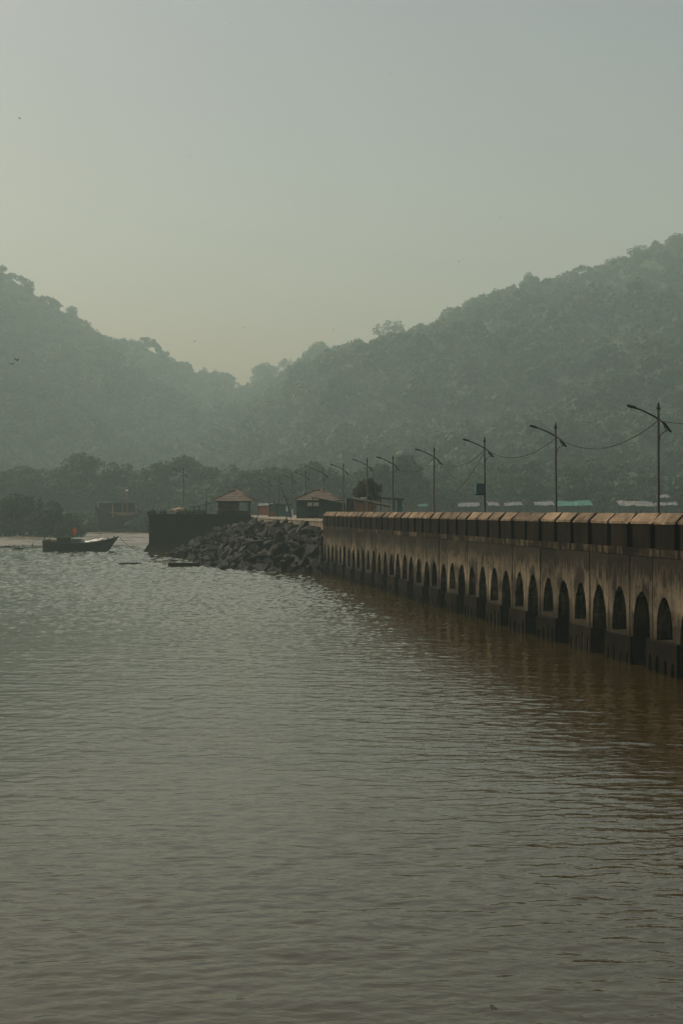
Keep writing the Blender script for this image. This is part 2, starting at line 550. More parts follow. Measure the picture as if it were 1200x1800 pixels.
# skyline of the ridge as (photo column, photo row) read against the hill's distance
SKY = [(-700, 300), (-400, 330), (-150, 400), (0, 492), (40, 520), (70, 540), (130, 575), (175, 610), (215, 622), (270, 625), (300, 655), (345, 675),
       (405, 690), (428, 716), (445, 708), (520, 680), (545, 650), (600, 640), (650, 643), (700, 620), (745, 602), (800, 573), (860, 545), (925, 525),
       (1000, 512), (1060, 492), (1110, 470), (1150, 455), (1200, 440), (1400, 390), (1700, 330), (2100, 300)]
def ridge_row(x):
    return float(np.interp(x, [p[0] for p in SKY], [p[1] for p in SKY])) - 16.0
def ridge_dist(X):
    return 1060.0 + 300.0 * math.exp(-((X + 96) / 116.0) ** 2) + 50 * math.exp(-((X - 260) / 150) ** 2)
SHORE = 3.2
def hill_z(X, Y):
    D = ridge_dist(X)
    H = (HOR - ridge_row(600 + F * X / D)) / F * D + EYE - SHORE
    Y0 = 400.0 + 260 * math.exp(-((X + 96) / 100.0) ** 2)
    t = (Y - Y0) / (D - Y0)
    if t < 0: k = 0.0
    elif t <= 1: k = 0.75 * t + 0.25 * (t * t * (3 - 2 * t))
    else: k = max(0.0, 1.0 - 0.10 * (t - 1) - 0.5 * (t - 1) ** 2)
    sp = fbm(X, Y, 150, 4, 3.1)
    amp = max(0.0, min(1.0, t * 3)) * max(0.0, min(1.0, (1.0 - t) * 2.2))
    z = SHORE + H * k + sp * 17.0 * amp
    # shore rises out of the water
    edge = max(0.0, min(1.0, (Y - 282.0 - 6 * fbm(X, 0, 30, 3)) / 22.0))
    return z * edge + (-1.0) * (1 - edge) + 0.4 * fbm(X, Y, 12, 3)
xs = list(np.arange(-1000, 1400, 14.0))
ys = list(np.arange(276, 420, 6.0)) + list(np.arange(420, 1460, 14.0))
heightfield('hillside', xs, ys, hill_z, M['ground'], kind='structure')

def mud_z(X, Y):
    e = max(0.0, min(1.0, (Y - 176) / 120.0))
    z = -0.22 + 0.85 * e + 0.16 * fbm(X * 0.45, Y * 1.4, 9, 4, 1.7)
    if X < -20: pass
    return z
heightfield('mud_flat', list(np.arange(-190, -17, 1.6)), list(np.arange(172, 302, 1.3)), mud_z, M['mud'], kind='structure')

# promenade behind the end of the jetty, in jetty coordinates
S_END = 37 * PITCH
PZ = 4.2
mp = MB()
mp.prism([J(S_END + 0.3, 0.4, 0).to_tuple(), J(S_END + 0.3, 22, 0).to_tuple(), J(212, 30, 0).to_tuple(), J(212, 0.4, 0).to_tuple()], -1.0, PZ)
mp.build('promenade', M['promenade'], kind='structure')

# ------------------------------------------------------------------ jetty
jetty = empty('stone_jetty', J(0, 0, 0), JROT, label='long weathered concrete jetty with pointed arches and blocky parapet running into the water', cat='jetty')
K0, K1 = -13, 37
def jpart(mb_or_mesh, name, mat=None, parent=None, loc=(0, 0, 0), rot=(0, 0, 0)):
    me = mb_or_mesh.mesh(name, mat) if isinstance(mb_or_mesh, MB) else mb_or_mesh
    o = new_obj(name, me, parent or jetty)
    o.location = loc
    o.rotation_euler = rot
    return o

def panel_mesh(kind, seed):
    rng = random.Random(seed)
    hp = PITCH / 2 - 0.028 + rng.uniform(-0.012, 0.02)
    apex = 2.42 + rng.uniform(-0.12, 0.12)
    lean = rng.uniform(-0.07, 0.07)
    if kind == 'short':
        zb, W, base = 1.02 + rng.uniform(-0.06, 0.06), 0.64 + rng.uniform(-0.03, 0.03), 1.02
    else:
        zb, W = 0.95, 0.71 + rng.uniform(-0.03, 0.03)
    pw = rng.uniform(2.4, 3.1)
    def hw(z):
        if z <= zb: return W
        q = min(1.0, (z - zb) / (apex - zb))
        return W * max(0.0, 1 - q ** pw) ** 0.64
    lo = -0.8
    zs = [lo]
    n = 18
    if kind == 'short': zs += [zb - 0.001]
    else: zs += [0.1, 0.5]
    arch = [zb + (apex - zb) * i / n for i in range(n + 1)]
    zs += arch + [apex + 0.25, 3.0, 3.545]
    m = MB()
    jl = [rng.uniform(-0.022, 0.022) for _ in zs]
    jr = [rng.uniform(-0.022, 0.022) for _ in zs]
    D = 0.42
    def prof(i):
        z = zs[i]
        open_ = (kind == 'tall' and z <= apex) or (kind == 'short' and zb <= z <= apex)
        if not open_ : return None
        h = hw(z)
        if h <= 0: return (lean, lean)
        k = min(1, h / 0.1)
        return (-h + jl[i] * k + lean * (z - 0.5) * 0.5, h + jr[i] * k + lean * (z - 0.5) * 0.5)
    for i in range(len(zs) - 1):
        z0, z1 = zs[i], zs[i + 1]
        a, b = prof(i), prof(i + 1)
        if a is None or b is None or (kind == 'short' and z1 <= zb):
            m.add([(-hp,0,z0),(hp,0,z0),(hp,0,z1),(-hp,0,z1)], [(3,2,1,0)])
        else:
            m.add([(-hp,0,z0),(a[0],0,z0),(b[0],0,z1),(-hp,0,z1)], [(3,2,1,0)])
            m.add([(a[1],0,z0),(hp,0,z0),(hp,0,z1),(b[1],0,z1)], [(3,2,1,0)])
            m.add([(a[0],0,z0),(a[0],-D,z0),(b[0],-D,z1),(b[0],0,z1)], [(0,1,2,3)])
            m.add([(a[1],0,z0),(b[1],0,z1),(b[1],-D,z1),(a[1],-D,z0)], [(0,1,2,3)])
    if kind == 'short':
        m.add([(-W-.03,0,zb),(W+.03,0,zb),(W+.03,-D,zb+0.02),(-W-.03,-D,zb+0.02)], [(0,1,2,3)])
    for sx in (-hp, hp):
        m.add([(sx,0,lo),(sx,-0.12,lo),(sx,-0.12,3.545),(sx,0,3.545)], [(0,1,2,3)] if sx > 0 else [(3,2,1,0)])
    m.add([(-hp,0,3.545),(hp,0,3.545),(hp,-.12,3.545),(-hp,-.12,3.545)], [(0,1,2,3)])
    return m.mesh('wall_panel', M['facade'])
PAN = {k: [panel_mesh(k, 10 * i + (k == 'tall')) for i in range(9)] for k in ('short', 'tall')}

def base_mesh(seed):
    rng = random.Random(seed)
    W = PITCH - 0.74
    m = MB()
    top = 0.96 + rng.uniform(-0.14, 0.04)
    sl = []
    n = 4
    sp = 2 * W / n
    xs_ = [-W]
    for i in range(n):
        c = -W + sp * (i + 0.5) + rng.uniform(-0.03, 0.03)
        w = 0.115 + rng.uniform(-0.015, 0.02)
        sl.append((c - w, c + w, 0.56 + rng.uniform(-0.2, 0.12)))
    o0, o1 = 0.07, -0.3
    lo = -0.8
    # front face: piers, lintels over the slots with small pointed heads
    prev = -W
    for (a, b, h) in sl:
        m.add([(prev,o0,lo),(a,o0,lo),(a,o0,top),(prev,o0,top)], [(3,2,1,0)])
        c = (a + b) / 2
        m.add([(a,o0,h-0.14),(c,o0,h),(c,o0,top),(a,o0,top)], [(3,2,1,0)])
        m.add([(c,o0,h),(b,o0,h-0.14),(b,o0,top),(c,o0,top)], [(3,2,1,0)])
        m.add([(a,o0,lo),(a,o1,lo),(a,o1,h-.14),(a,o0,h-.14)], [(0,1,2,3)])
        m.add([(b,o0,lo),(b,o0,h-.14),(b,o1,h-.14),(b,o1,lo)], [(0,1,2,3)])
        m.add([(a,o0,h-.14),(a,o1,h-.14),(c,o1,h),(c,o0,h)], [(0,1,2,3)])
        m.add([(c,o0,h),(c,o1,h),(b,o1,h-.14),(b,o0,h-.14)], [(0,1,2,3)])
        m.add([(a,o1+.01,lo),(b,o1+.01,lo),(b,o1+.01,h),(a,o1+.01,h)], [(3,2,1,0)])
        prev = b
    m.add([(prev,o0,lo),(W,o0,lo),(W,o0,top),(prev,o0,top)], [(3,2,1,0)])
    m.add([(-W,o0,top),(W,o0,top),(W,-.02,top+.05),(-W,-.02,top+.05)], [(0,1,2,3)])
    m.add([(-W,o0,lo),(-W,o0,top),(-W,-.02,top+.05),(-W,-.02,lo)], [(0,1,2,3)])
    m.add([(W,o0,lo),(W,-.02,lo),(W,-.02,top+.05),(W,o0,top)], [(0,1,2,3)])
    return m.mesh('base_block', M['silt'])
BASE = [base_mesh(i) for i in range(9)]

def block_mesh(seed):
    rng = random.Random(seed)
    L = PITCH / 2 - 0.20 + rng.uniform(-0.02, 0.01)
    prof = [(0, 3.815), (0, 4.60), (-0.235, 4.84), (-0.5, 4.84), (-0.5, 3.815)]
    m = MB()
    j = lambda: rng.uniform(-0.008, 0.008)
    a = [(-L + j(), o, z) for o, z in prof]; b = [(L + j(), o, z) for o, z in prof]
    n = len(prof)
    m.add(a + b, [tuple(range(n - 1, -1, -1)), tuple(range(n, 2 * n))] + [(i, (i+1) % n, n + (i+1) % n, n + i) for i in range(n)])
    return m.mesh('parapet_block', M['parapet'])
def coping_mesh(seed):
    rng = random.Random(seed)
    L = PITCH / 2 - 0.125 + rng.uniform(-0.04, 0.025)
    prof = [(0.03, 4.585), (0.034, 4.66), (0.02, 4.682), (-0.25, 4.925), (-0.27, 4.935), (-0.52, 4.935), (-0.52, 4.845), (-0.238, 4.845), (0.004, 4.603), (0.004, 4.585)]
    m = MB()
    n = len(prof)
    K = 5
    rows = []
    for q in range(K + 1):
        x = -L + 2 * L * q / K
        row = [(x + (rng.uniform(-0.01, 0.01) if q in (0, K) else 0), o + (rng.uniform(-0.007, 0.007) if i in (1, 2) else 0), z + (rng.uniform(-0.009, 0.007) if i in (1, 2, 3, 4) else 0)) for i, (o, z) in enumerate(prof)]
        if (seed % 3 == 0 and q == 0) or (seed % 4 == 1 and q == K) or (seed % 5 == 2 and q == 3):   # broken arris
            c_ = rng.uniform(0.05, 0.10)
            row[1] = (row[1][0], row[1][1] - c_ * 0.6, row[1][2] - 0.02)
            row[2] = (row[2][0], row[2][1] - c_, row[2][2] - 0.01)
        rows.append(row)
    vs = [p for r in rows for p in r]
    fs = [tuple(range(n - 1, -1, -1)), tuple(K * n + i for i in range(n))]
    for q in range(K):
        fs += [(q*n + i, q*n + (i+1) % n, (q+1)*n + (i+1) % n, (q+1)*n + i) for i in range(n)]
    m.add(vs, fs)
    return m.mesh('coping', M['coping'])
def corn_mesh(seed):
    rng = random.Random(seed)
    L = PITCH / 2 - 0.008
    m = MB()
    prof = [(-0.01, 3.55), (0.012, 3.565), (0.022, 3.80), (0.01, 3.812), (-0.45, 3.812), (-0.45, 3.55)]
    n = len(prof); K = 6
    vs = []
    for q in range(K + 1):
        x = -L + 2 * L * q / K
        for i, (o, z) in enumerate(prof):
            vs.append((x, o + (rng.uniform(-0.012, 0.008) if i in (1, 2, 3) else 0), z + (rng.uniform(-0.012, 0.004) if i in (2, 3) else 0) + (rng.uniform(-.012, .012) if i == 1 else 0)))
    fs = [tuple(range(n - 1, -1, -1)), tuple(K * n + i for i in range(n))]
    for q in range(K):
        fs += [(q*n + i, q*n + (i+1) % n, (q+1)*n + (i+1) % n, (q+1)*n + i) for i in range(n)]
    m.add(vs, fs)
    return m.mesh('ledge_stone', M['cornice'])
BLK = [block_mesh(i) for i in range(5)]
COP = [coping_mesh(i) for i in range(12)]
CRN = [corn_mesh(i) for i in range(5)]

rj = random.Random(5)
for k in range(K0, K1):
    x = (k + 0.5) * PITCH
    short = (k % 2 == 0)
    jpart(rj.choice(PAN['short' if short else 'tall']), 'wall_panel', loc=(x, rj.uniform(-0.02, 0.012), 0))
    jpart(rj.choice(CRN), 'ledge_stone', loc=(x, rj.uniform(-0.008, 0.008), 0))
    if short:
        jpart(rj.choice(BASE), 'base_block', loc=(x + rj.uniform(-0.04, 0.04), rj.uniform(-0.03, 0.05), 0), rot=(0, R(rj.uniform(-1.2, 1.2)), 0))
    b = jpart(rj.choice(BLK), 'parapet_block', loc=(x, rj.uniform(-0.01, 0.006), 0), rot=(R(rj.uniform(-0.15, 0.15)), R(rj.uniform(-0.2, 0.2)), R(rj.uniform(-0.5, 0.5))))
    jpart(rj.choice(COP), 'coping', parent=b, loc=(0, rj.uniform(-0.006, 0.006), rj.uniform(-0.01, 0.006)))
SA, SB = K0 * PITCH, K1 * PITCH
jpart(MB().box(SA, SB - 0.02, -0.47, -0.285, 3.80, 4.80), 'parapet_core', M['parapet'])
jpart(MB().box(SA, SB + 0.3, -6.30, -0.46, 3.52, 3.80), 'deck', M['deck'])
jpart(MB().box(SA, SB, -6.32, -5.95, 3.803, 4.86), 'far_parapet', M['cornice'])
jpart(MB().box(SA, SB, -6.30, -6.05, -1, 3.515), 'far_wall', M['facade'])
jpart(MB().box(SA, SB, -5.2, -5.0, -1, 3.515), 'arch_shade_wall', M['dark'])  # added wall under the deck, keeps the arch openings dark
jpart(MB().box(SB + 0.0, SB + 0.28, -6.3, -0.02, -1, 3.51), 'end_wall', M['facade'])
jpart(MB().box(SB - 0.005, SB + 0.27, -6.0, -0.03, 3.81, 4.75), 'end_parapet', M['parapet'])
for x_px in (1098, 1107, 1151, 1186, 1043):
    # iron stubs left standing on the parapet
    k_ = None
    a = (x_px - 600) / F
    s_ = (a * P0.y - P0.x) / (U.x - a * U.y)
    mm = MB(); mm.tube([(0, 0, 0), (0.01, 0, 0.09)], 0.012, 5)
    jpart(mm, 'iron_stub', M['lamp'], loc=(s_, -0.36, 4.925), rot=(R(rj.uniform(-15, 15)), R(rj.uniform(-15, 15)), 0))

# ------------------------------------------------------------------ street lamps on the jetty and the shore
T_LAMP = 5.6
def line_s(x_px, t):
    a = (x_px - 600) / F
    o = P0 + V * t
    return (a * o.y - o.x) / (U.x - a * U.y)
def bez(p0, p1, p2, n=10):
    p0, p1, p2 = map(Vector, (p0, p1, p2))
    return [p0 * (1-t)**2 + p1 * 2*t*(1-t) + p2 * t*t for t in [i / n for i in range(n + 1)]]
LH = 5.72           # total height above the deck
def lamp_parts(root, base_seg=8):
    """local frame: x across the jetty (inland), z up, base at 0"""
    def put(m, name, mat): return new_obj(name, m.mesh(name, mat), root)
    H = LH
    m = MB(); m.tube([(0,0,0), (0,0,0.25), (0,0,0.27), (0,0,H-0.32)], [0.10, 0.10, 0.07, 0.05], 10); put(m, 'pole', M['lamp'])
    m = MB(); m.tube([(0,0,H-0.34), (0,0,H-0.30), (0,0,H-0.26), (0,0,H-0.20), (0,0,H-0.14), (0,0,H)], [0.05, 0.085, 0.085, 0.05, 0.055, 0.008], 10); put(m, 'finial', M['lamp'])
    zc = H - 0.73
    arm = bez((-1.32, 0, H-0.18), (-0.55, 0, H-0.38), (0.02, 0, zc), 8) + bez((0.02, 0, zc), (0.25, 0, zc-0.14), (0.5, 0, zc-0.47), 6)[1:]
    m = MB(); m.tube(arm, [0.03 + 0.008 * min(1, i / 6) for i in range(len(arm))], 8); put(m, 'arm', M['lamp'])
    m = MB(); m.tube([(-1.36,0,H-0.165), (-1.30,0,H-0.18), (-1.05,0,H-0.25), (-0.93,0,H-0.285)], [0.03, 0.06, 0.065, 0.035], 8); hd = put(m, 'lamp_head', M['lamp'])
    m = MB(); m.box(-1.28, -1.05, -0.04, 0.04, H-0.318, H-0.288); new_obj('lens', m.mesh('lens', M['lamp_lens']), hd)
    m = MB(); m.tube([(0.20,0,zc-0.13), (0.26,0,zc-0.18), (0.46,0,zc-0.43), (0.53,0,zc-0.50)], [0.035, 0.062, 0.06, 0.03], 8); hd = put(m, 'lamp_head', M['lamp'])
    m = MB(); m.tube([(0.50,0,zc-0.53), (0.53,0,zc-0.50), (0.56,0,zc-0.47)], [0.03, 0.055, 0.03], 8); new_obj('end_cap', m.mesh('end_cap', M['lamp']), hd)
    br = bez((0.05, 0, zc-0.79), (0.08, 0, zc-0.55), (0.42, 0, zc-0.46), 8)
    m = MB(); m.tube(br, 0.018, 6); m.tube([(0.20,0,zc-0.18),(0.34,0,zc-0.48)], 0.016, 6); m.tube([(0.05,0,zc-0.84),(0.05,0,zc-0.74)], 0.03, 6); put(m, 'bracket', M['lamp'])
lampposts = []
LAMPS = [(1420, 0), (1156, 0.0), (977, 0.02), (852, -0.02), (762, 0.0), (690, 0), (645, 0), (603, 0), (568, 0), (537, 0), (513, 0), (490, 0), (472, 0)]
proto = None
words = ['beyond the right edge of the view', 'nearest the viewer at the right', 'second from the right', 'carrying a teal box', 'just left of the boxed one',
         'standing beside the flat-roofed shelter', 'rising in front of the dark bushy tree', 'rising left of the dark bushy tree', 'in front of the lean-to roof',
         'rising before the blue tank on the tiled roof', 'just left of the tiled stall house', 'beside the leaning timber pole', 'faintest one, left of the leaning pole']
lamp_cross = []
for i, (x_px, dz) in enumerate(LAMPS):
    s_ = line_s(x_px, T_LAMP)
    zb = 3.80 if s_ < S_END else PZ
    p = J(s_, T_LAMP, zb)
    if proto is None:
        r = empty('street_lamp', p, math.atan2(V.y, V.x)); lamp_parts(r); proto = r
    else:
        r = copy_tree(proto); r.location = p
    r.rotation_euler = (R(rj.uniform(-0.4, 0.4)), R(rj.uniform(-0.5, 0.5)), math.atan2(V.y, V.x) + R(rj.uniform(-5, 5)))
    sc = 1.0 if s_ < S_END else 0.97
    r.scale = (1, 1, sc)
    tag(r, 'dark street lamp with curved double arm, ' + words[i], 'street lamp', 'street lamps along the jetty')
    lamp_cross.append(p + Vector((0, 0, (LH - 0.78) * sc)))
# lone lamp on the quay at the left
pq = at(322, 903, 178)
r = copy_tree(proto); r.location = (pq.x, pq.y, 4.6); r.scale = (1.05, 1.05, 1.02)
tag(r, 'thin dark street lamp standing alone on the quay left of the pavilion', 'street lamp', 'street lamps along the jetty')

def cable(a, b, sag, label, n=22, rad=0.02):
    m = MB()
    m.tube([a.lerp(b, t) - Vector((0, 0, 4 * sag * t * (1 - t))) for t in [i / n for i in range(n + 1)]], rad, 5)
    m.build('overhead_cable', M['cable'], label=label, cat='cable', group='cables between the lamps')
names = ['off the right edge to the nearest lamp', 'between the nearest and the second lamp', 'between the second lamp and the boxed lamp', 'upper one left of the boxed lamp', 'in front of the bushy tree shelter', 'next to the bushy tree']
for i, sg in enumerate((0.45, 0.85, 0.75, 0.8, 0.8, 0.7)):
    cable(lamp_cross[i], lamp_cross[i + 1], sg, 'thin dark cable sagging ' + names[i])
cable(lamp_cross[3] - Vector((0, 0, 0.1)), J(line_s(800, T_LAMP + 0.5), T_LAMP + 0.5, 6.3), 0.25, 'thin dark cable dropping lower left from the boxed lamp')

# teal box on the fourth pole
lp = lamp_cross[3]
bx = empty('junction_box', lp + Vector((-0.25, 0, -2.7)), math.atan2(V.y, V.x), label='teal metal junction box fixed to a lamp pole', cat='box')
m = MB(); m.box(-0.30, 0.20, -0.16, 0.16, 0, 0.62); new_obj('cabinet', m.mesh('cabinet', M['teal_box']), bx)
m = MB(); m.box(-0.34, -0.305, -0.14, 0.14, 0.06, 0.56); new_obj('door', m.mesh('door', M['teal']), bx)
m = MB(); m.box(-0.36, 0.22, -0.2, 0.2, -0.09, -0.004); new_obj('shelf_bracket', m.mesh('shelf_bracket', M['lamp']), bx)

# ------------------------------------------------------------------ quay at the left with its pavilion
QZ = 4.58
qa, qb = at(262, 905, 174), at(441, 905, 171)
quay = empty('quay_wall', (qa.x, qa.y, 0), label='dark blocky quay wall standing in the water left of the boulders', cat='quay')
m = MB(); m.prism([(qa.x, qa.y), (qb.x, qb.y), (qb.x - 3, 212), (qa.x - 4, 208)], -1, QZ - 0.25); m.build('body', M['quay'], quay)
m = MB(); m.prism([(qa.x - 0.12, qa.y - 0.12), (qb.x, qb.y - 0.12), (qb.x - 2.9, 212), (qa.x - 4.1, 208)], QZ - 0.247, QZ); m.build('coping', M['quay'], quay)
m = MB()
for i in range(14):
    pass
m.add([(qa.x-0.9, qa.y-0.6, -0.5), (qa.x+6, qa.y-0.6, -0.5), (qa.x+6, qa.y-0.02, 0.35), (qa.x-0.1, qa.y-0.02, 0.9),
       (qa.x-1.6, qa.y+10, -0.5), (qa.x-1.0, qa.y+10, 0.9)], [(0,1,2,3), (4,0,3,5)]); m.build('footing', M['quay'], quay)
# ------------------------------------------------------------------ roofs of clay tile in courses
def hip_roof(parent, cx, cy, w, d, z0, h, ridge, n, name='roof', over=0.0, mat=None):
    """hip roof built course by course; each course is its own piece"""
    rf = MB()
    # rafters' underside as the roof body
    a = [(cx-w/2, cy-d/2, z0), (cx+w/2, cy-d/2, z0), (cx+w/2, cy+d/2, z0), (cx-w/2, cy+d/2, z0), (cx-ridge/2, cy, z0+h), (cx+ridge/2, cy, z0+h)]
    rf.add(a, [(0,1,5,4), (1,2,5), (2,3,4,5), (3,0,4), (3,2,1,0)])
    ro = rf.build(name, M['tile_dark'], parent)
    for i in range(n):
        t0, t1 = i / n, (i + 1) / n
        m = MB()
        lift = 0.07
        def ring(t, up):
            hw, hd = (w/2) * (1 - t) + (ridge/2) * t, (d/2) * (1 - t)
            z = z0 + h * t + up
            return [Vector((cx-hw, cy-hd, z)), Vector((cx+hw, cy-hd, z)), Vector((cx+hw, cy+hd, z)), Vector((cx-hw, cy+hd, z))]
        r0, r1 = ring(t0 - 0.02, lift), ring(t1, 0.02)
        rb = ring(t0 - 0.02, 0.012)
        for q in range(4):
            q2 = (q + 1) % 4
            m.add([r0[q], r0[q2], r1[q2], r1[q]], [(0,1,2,3)])
            m.add([rb[q], rb[q2], r0[q2], r0[q]], [(0,1,2,3)])
        m.build('tile_course', mat or M['tile'], ro)
    m = MB()
    for c in a[:4]:
        e = a[4] if c[0] < cx else a[5]
        m.tube([Vector(c) + Vector((0,0,.08)), Vector(e) + Vector((0,0,.1))], 0.075, 6)
    if ridge > 0.05: m.tube([Vector(a[4]) + Vector((-.05,0,.1)), Vector(a[5]) + Vector((.05,0,.1))], 0.09, 6)
    m.build('ridge_tiles', M['tile_dark'], ro)
    return ro

pc = at(411, 905, 176)
pav = empty('pavilion', (pc.x, 177.2, QZ), label='open pavilion with tiled pyramid roof on dark posts standing on the quay', cat='pavilion')
hip_roof(pav, pc.x, 177.2, 5.15, 4.6, 6.22, 1.32, 0.25, 5)
for (px_, dy) in ((385.5, -1.9), (418.5, -1.9), (438.0, -1.9), (386.5, 1.9), (438.0, 1.9)):
    q = at(px_, 900, 177.2 + dy)
    wd = 0.34 if px_ > 430 else 0.26
    m = MB(); m.box(q.x - wd/2, q.x + wd/2, q.y - wd/2, q.y + wd/2, QZ - 0.02, 6.24); m.build('post', M['timber'], pav)
m = MB(); m.box(pc.x - 2.2, pc.x + 2.2, 177.2 - 2.0, 177.2 - 1.8, 6.02, 6.2); m.build('eaves_beam', M['timber'], pav)
q0, q1 = at(388, 900, 178.9), at(417, 900, 178.9)
m = MB(); m.box(q0.x, q1.x, 178.5, 178.62, QZ, 6.1); m.build('back_wall', M['brick_plaster'], pav)
m = MB(); m.box(pc.x - 2.0, pc.x + 1.9, 177.2 - 2.02, 177.2 - 1.75, QZ, QZ + 0.42); m.build('low_wall', M['quay'], pav)

def pick(x, y, Y): return at(x, y, Y)

# railing frame, bush, cloth heap and post on the quay
rail = empty('timber_railing', (at(350, 900, 178).x, 178, QZ), label='sagging timber railing on the quay between lamp and pavilion', cat='railing')
m = MB(); m.beam(at(333, 893, 178), at(374, 884, 178), 0.09); m.build('rail', M['timber'], rail)
for xx, yy in ((341, 891), (351, 889), (362, 886)):
    q = at(xx, yy, 178); m = MB(); m.beam((q.x, q.y, QZ), q, 0.1); m.build('post', M['timber'], rail)
q = at(362.5, 858, 179.5)
m = MB(); m.tube([(q.x, q.y, QZ), (q.x + 0.02, q.y, 6.3), (q.x, q.y, q.z)], [0.09, 0.06, 0.025], 6)
m.build('mast_post', M['timber'], label='thin upright post rising beside the railing on the quay', cat='post')
q = at(436, 858, 190)
m = MB(); m.tube([(q.x, q.y, PZ), (q.x, q.y, q.z)], [0.07, 0.035], 6)
m.build('mast_post', M['timber'], label='thin upright post showing above the right slope of the pavilion roof', cat='post')

def lump(rng, rx, ry, rz, n=2, jag=0.25):
    """irregular boulder or heap"""
    import bmesh
    bm = bmesh.new()
    bmesh.ops.create_icosphere(bm, subdivisions=n, radius=1.0)
    o = Vector((rng.uniform(0, 99), rng.uniform(0, 99), rng.uniform(0, 99)))
    planes = [(Vector((rng.gauss(0,1), rng.gauss(0,1), rng.gauss(0,1))).normalized(), rng.uniform(0.45, 0.8)) for _ in range(7)]
    for v in bm.verts:
        p = v.co.copy()
        for nrm, dd in planes:
            e = p.dot(nrm) - dd
            if e > 0: p -= nrm * e * 0.92
        p *= 1 + jag * mnoise.noise(p * 1.7 + o)
        v.co = Vector((p.x * rx, p.y * ry, p.z * rz))
    m = MB(); m.add([v.co[:] for v in bm.verts], [tuple(v.index for v in f.verts) for f in bm.faces])
    bm.free()
    return m
q = at(311, 899, 176)
hp_ = lump(random.Random(3), 1.05, 0.5, 0.55, 3, 0.5); hp_.v = [(x + q.x, y + q.y, z + QZ + 0.25 + 0.35 * max(0, x)) for x, y, z in hp_.v]
hp_.build('cloth_heap', M['cloth'], label='pale heap of cloth and sacks on the quay by the lamp', cat='heap')

# ------------------------------------------------------------------ boulders in front of the quay and promenade
TOP = [Vector((-19.6, 172.5, 0.1)), Vector((-16.0, 172.0, 1.5)), Vector((-13.2, 171, 2.9)), Vector((-10.6, 168, 3.7)), J(S_END + 36, -0.2, 3.75), J(S_END + 18, -0.2, 3.7), J(S_END + 0.2, -0.1, 3.45)]
BOT = [Vector((-20.3, 165.0, -0.2)), Vector((-19.3, 160, -0.2)), Vector((-16.1, 143.7, -0.2)), Vector((-13.3, 130.5, -0.2)), Vector((-9.6, 122.0, -0.2)), Vector((-5.6, 117.4, -0.2)), Vector((-1.7, 114.2, -0.2))]
def poly_at(P, t):
    t = max(0, min(0.9999, t)) * (len(P) - 1)
    i = int(t)
    return P[i].lerp(P[i + 1], t - i)
def slope_pt(t, r):
    a, b = poly_at(TOP, t), poly_at(BOT, t)
    p = a.lerp(b, r)
    p.z += 0.9 * math.sin(math.pi * r) * min(1, a.z / 3)
    return p
rev = empty('boulder_slope', (-8, 135, 0), label='sloping bank of dark tumbled boulders at the end of the jetty', cat='rock bank')
m = MB()
nt_, nr_ = 60, 16
vs = [slope_pt(i / nt_, j / nr_ * 1.1) - Vector((0, 0, 0.55)) for i in range(nt_ + 1) for j in range(nr_ + 1)]
m.add(vs, [(i*(nr_+1)+j, i*(nr_+1)+j+1, (i+1)*(nr_+1)+j+1, (i+1)*(nr_+1)+j) for i in range(nt_) for j in range(nr_)], True)
m.build('fill', M['rock'], rev)
rr = random.Random(11)
def hull_rock(rng, n=12):
    import bmesh
    bm = bmesh.new()
    sy, sz = rng.uniform(0.5, 0.95), rng.uniform(0.32, 0.75)
    for _ in range(n):
        d = Vector((rng.gauss(0, 1), rng.gauss(0, 1), rng.gauss(0, 1))).normalized() * rng.uniform(0.8, 1.08)
        bm.verts.new((d.x, d.y * sy, d.z * sz))
    bmesh.ops.convex_hull(bm, input=bm.verts)
    for v in [v for v in bm.verts if not v.link_faces]: bm.verts.remove(v)
    bmesh.ops.bevel(bm, geom=list(bm.edges), offset=0.02, segments=1, affect='EDGES')
    bm.verts.index_update()
    m = MB(); m.add([v.co[:] for v in bm.verts], [tuple(v.index for v in f.verts) for f in bm.faces])
    bm.free()
    return m
ROCKS = [hull_rock(random.Random(100 + i)).mesh('boulder', M['rock']) for i in range(16)]
rev_inv = Matrix.Translation((8, -135, 0))
spots = []
tries = 0
while len(spots) < 290 and tries < 20000:
    tries += 1
    t, r_ = rr.random() ** 0.75, rr.random() * 1.02
    p = slope_pt(t, r_)
    size = rr.choice([0.5, 0.6, 0.7, 0.8, 0.95, 1.2]) * (0.72 + 0.42 * t)
    if any((p - q).length < 0.62 * (size + s2) for q, s2 in spots): continue
    spots.append((p, size))
for p, size in spots:
    o = new_obj('boulder', rr.choice(ROCKS), rev)
    o.location = p - Vector((-8, 135, 0)) + Vector((0, 0, -0.1 * size))
    o.rotation_euler = (rr.uniform(-0.9, 0.9), rr.uniform(-0.9, 0.9), rr.uniform(0, 6.28))
    o.scale = (size * rr.uniform(0.85, 1.25), size, size * rr.uniform(0.8, 1.2))
m = MB()
for i in range(420):
    t, r_ = rr.random(), rr.random() * 1.03
    p = slope_pt(t, r_)
    s2 = rr.uniform(0.16, 0.36)
    l = lump(random.Random(1000 + i), s2, s2 * 0.8, s2 * 0.6, 1, 0.3)
    m.add([(x + p.x, y + p.y, z + p.z - 0.1) for x, y, z in l.v], l.f)
m.build('rubble', M['rock'], rev, kind='stuff')

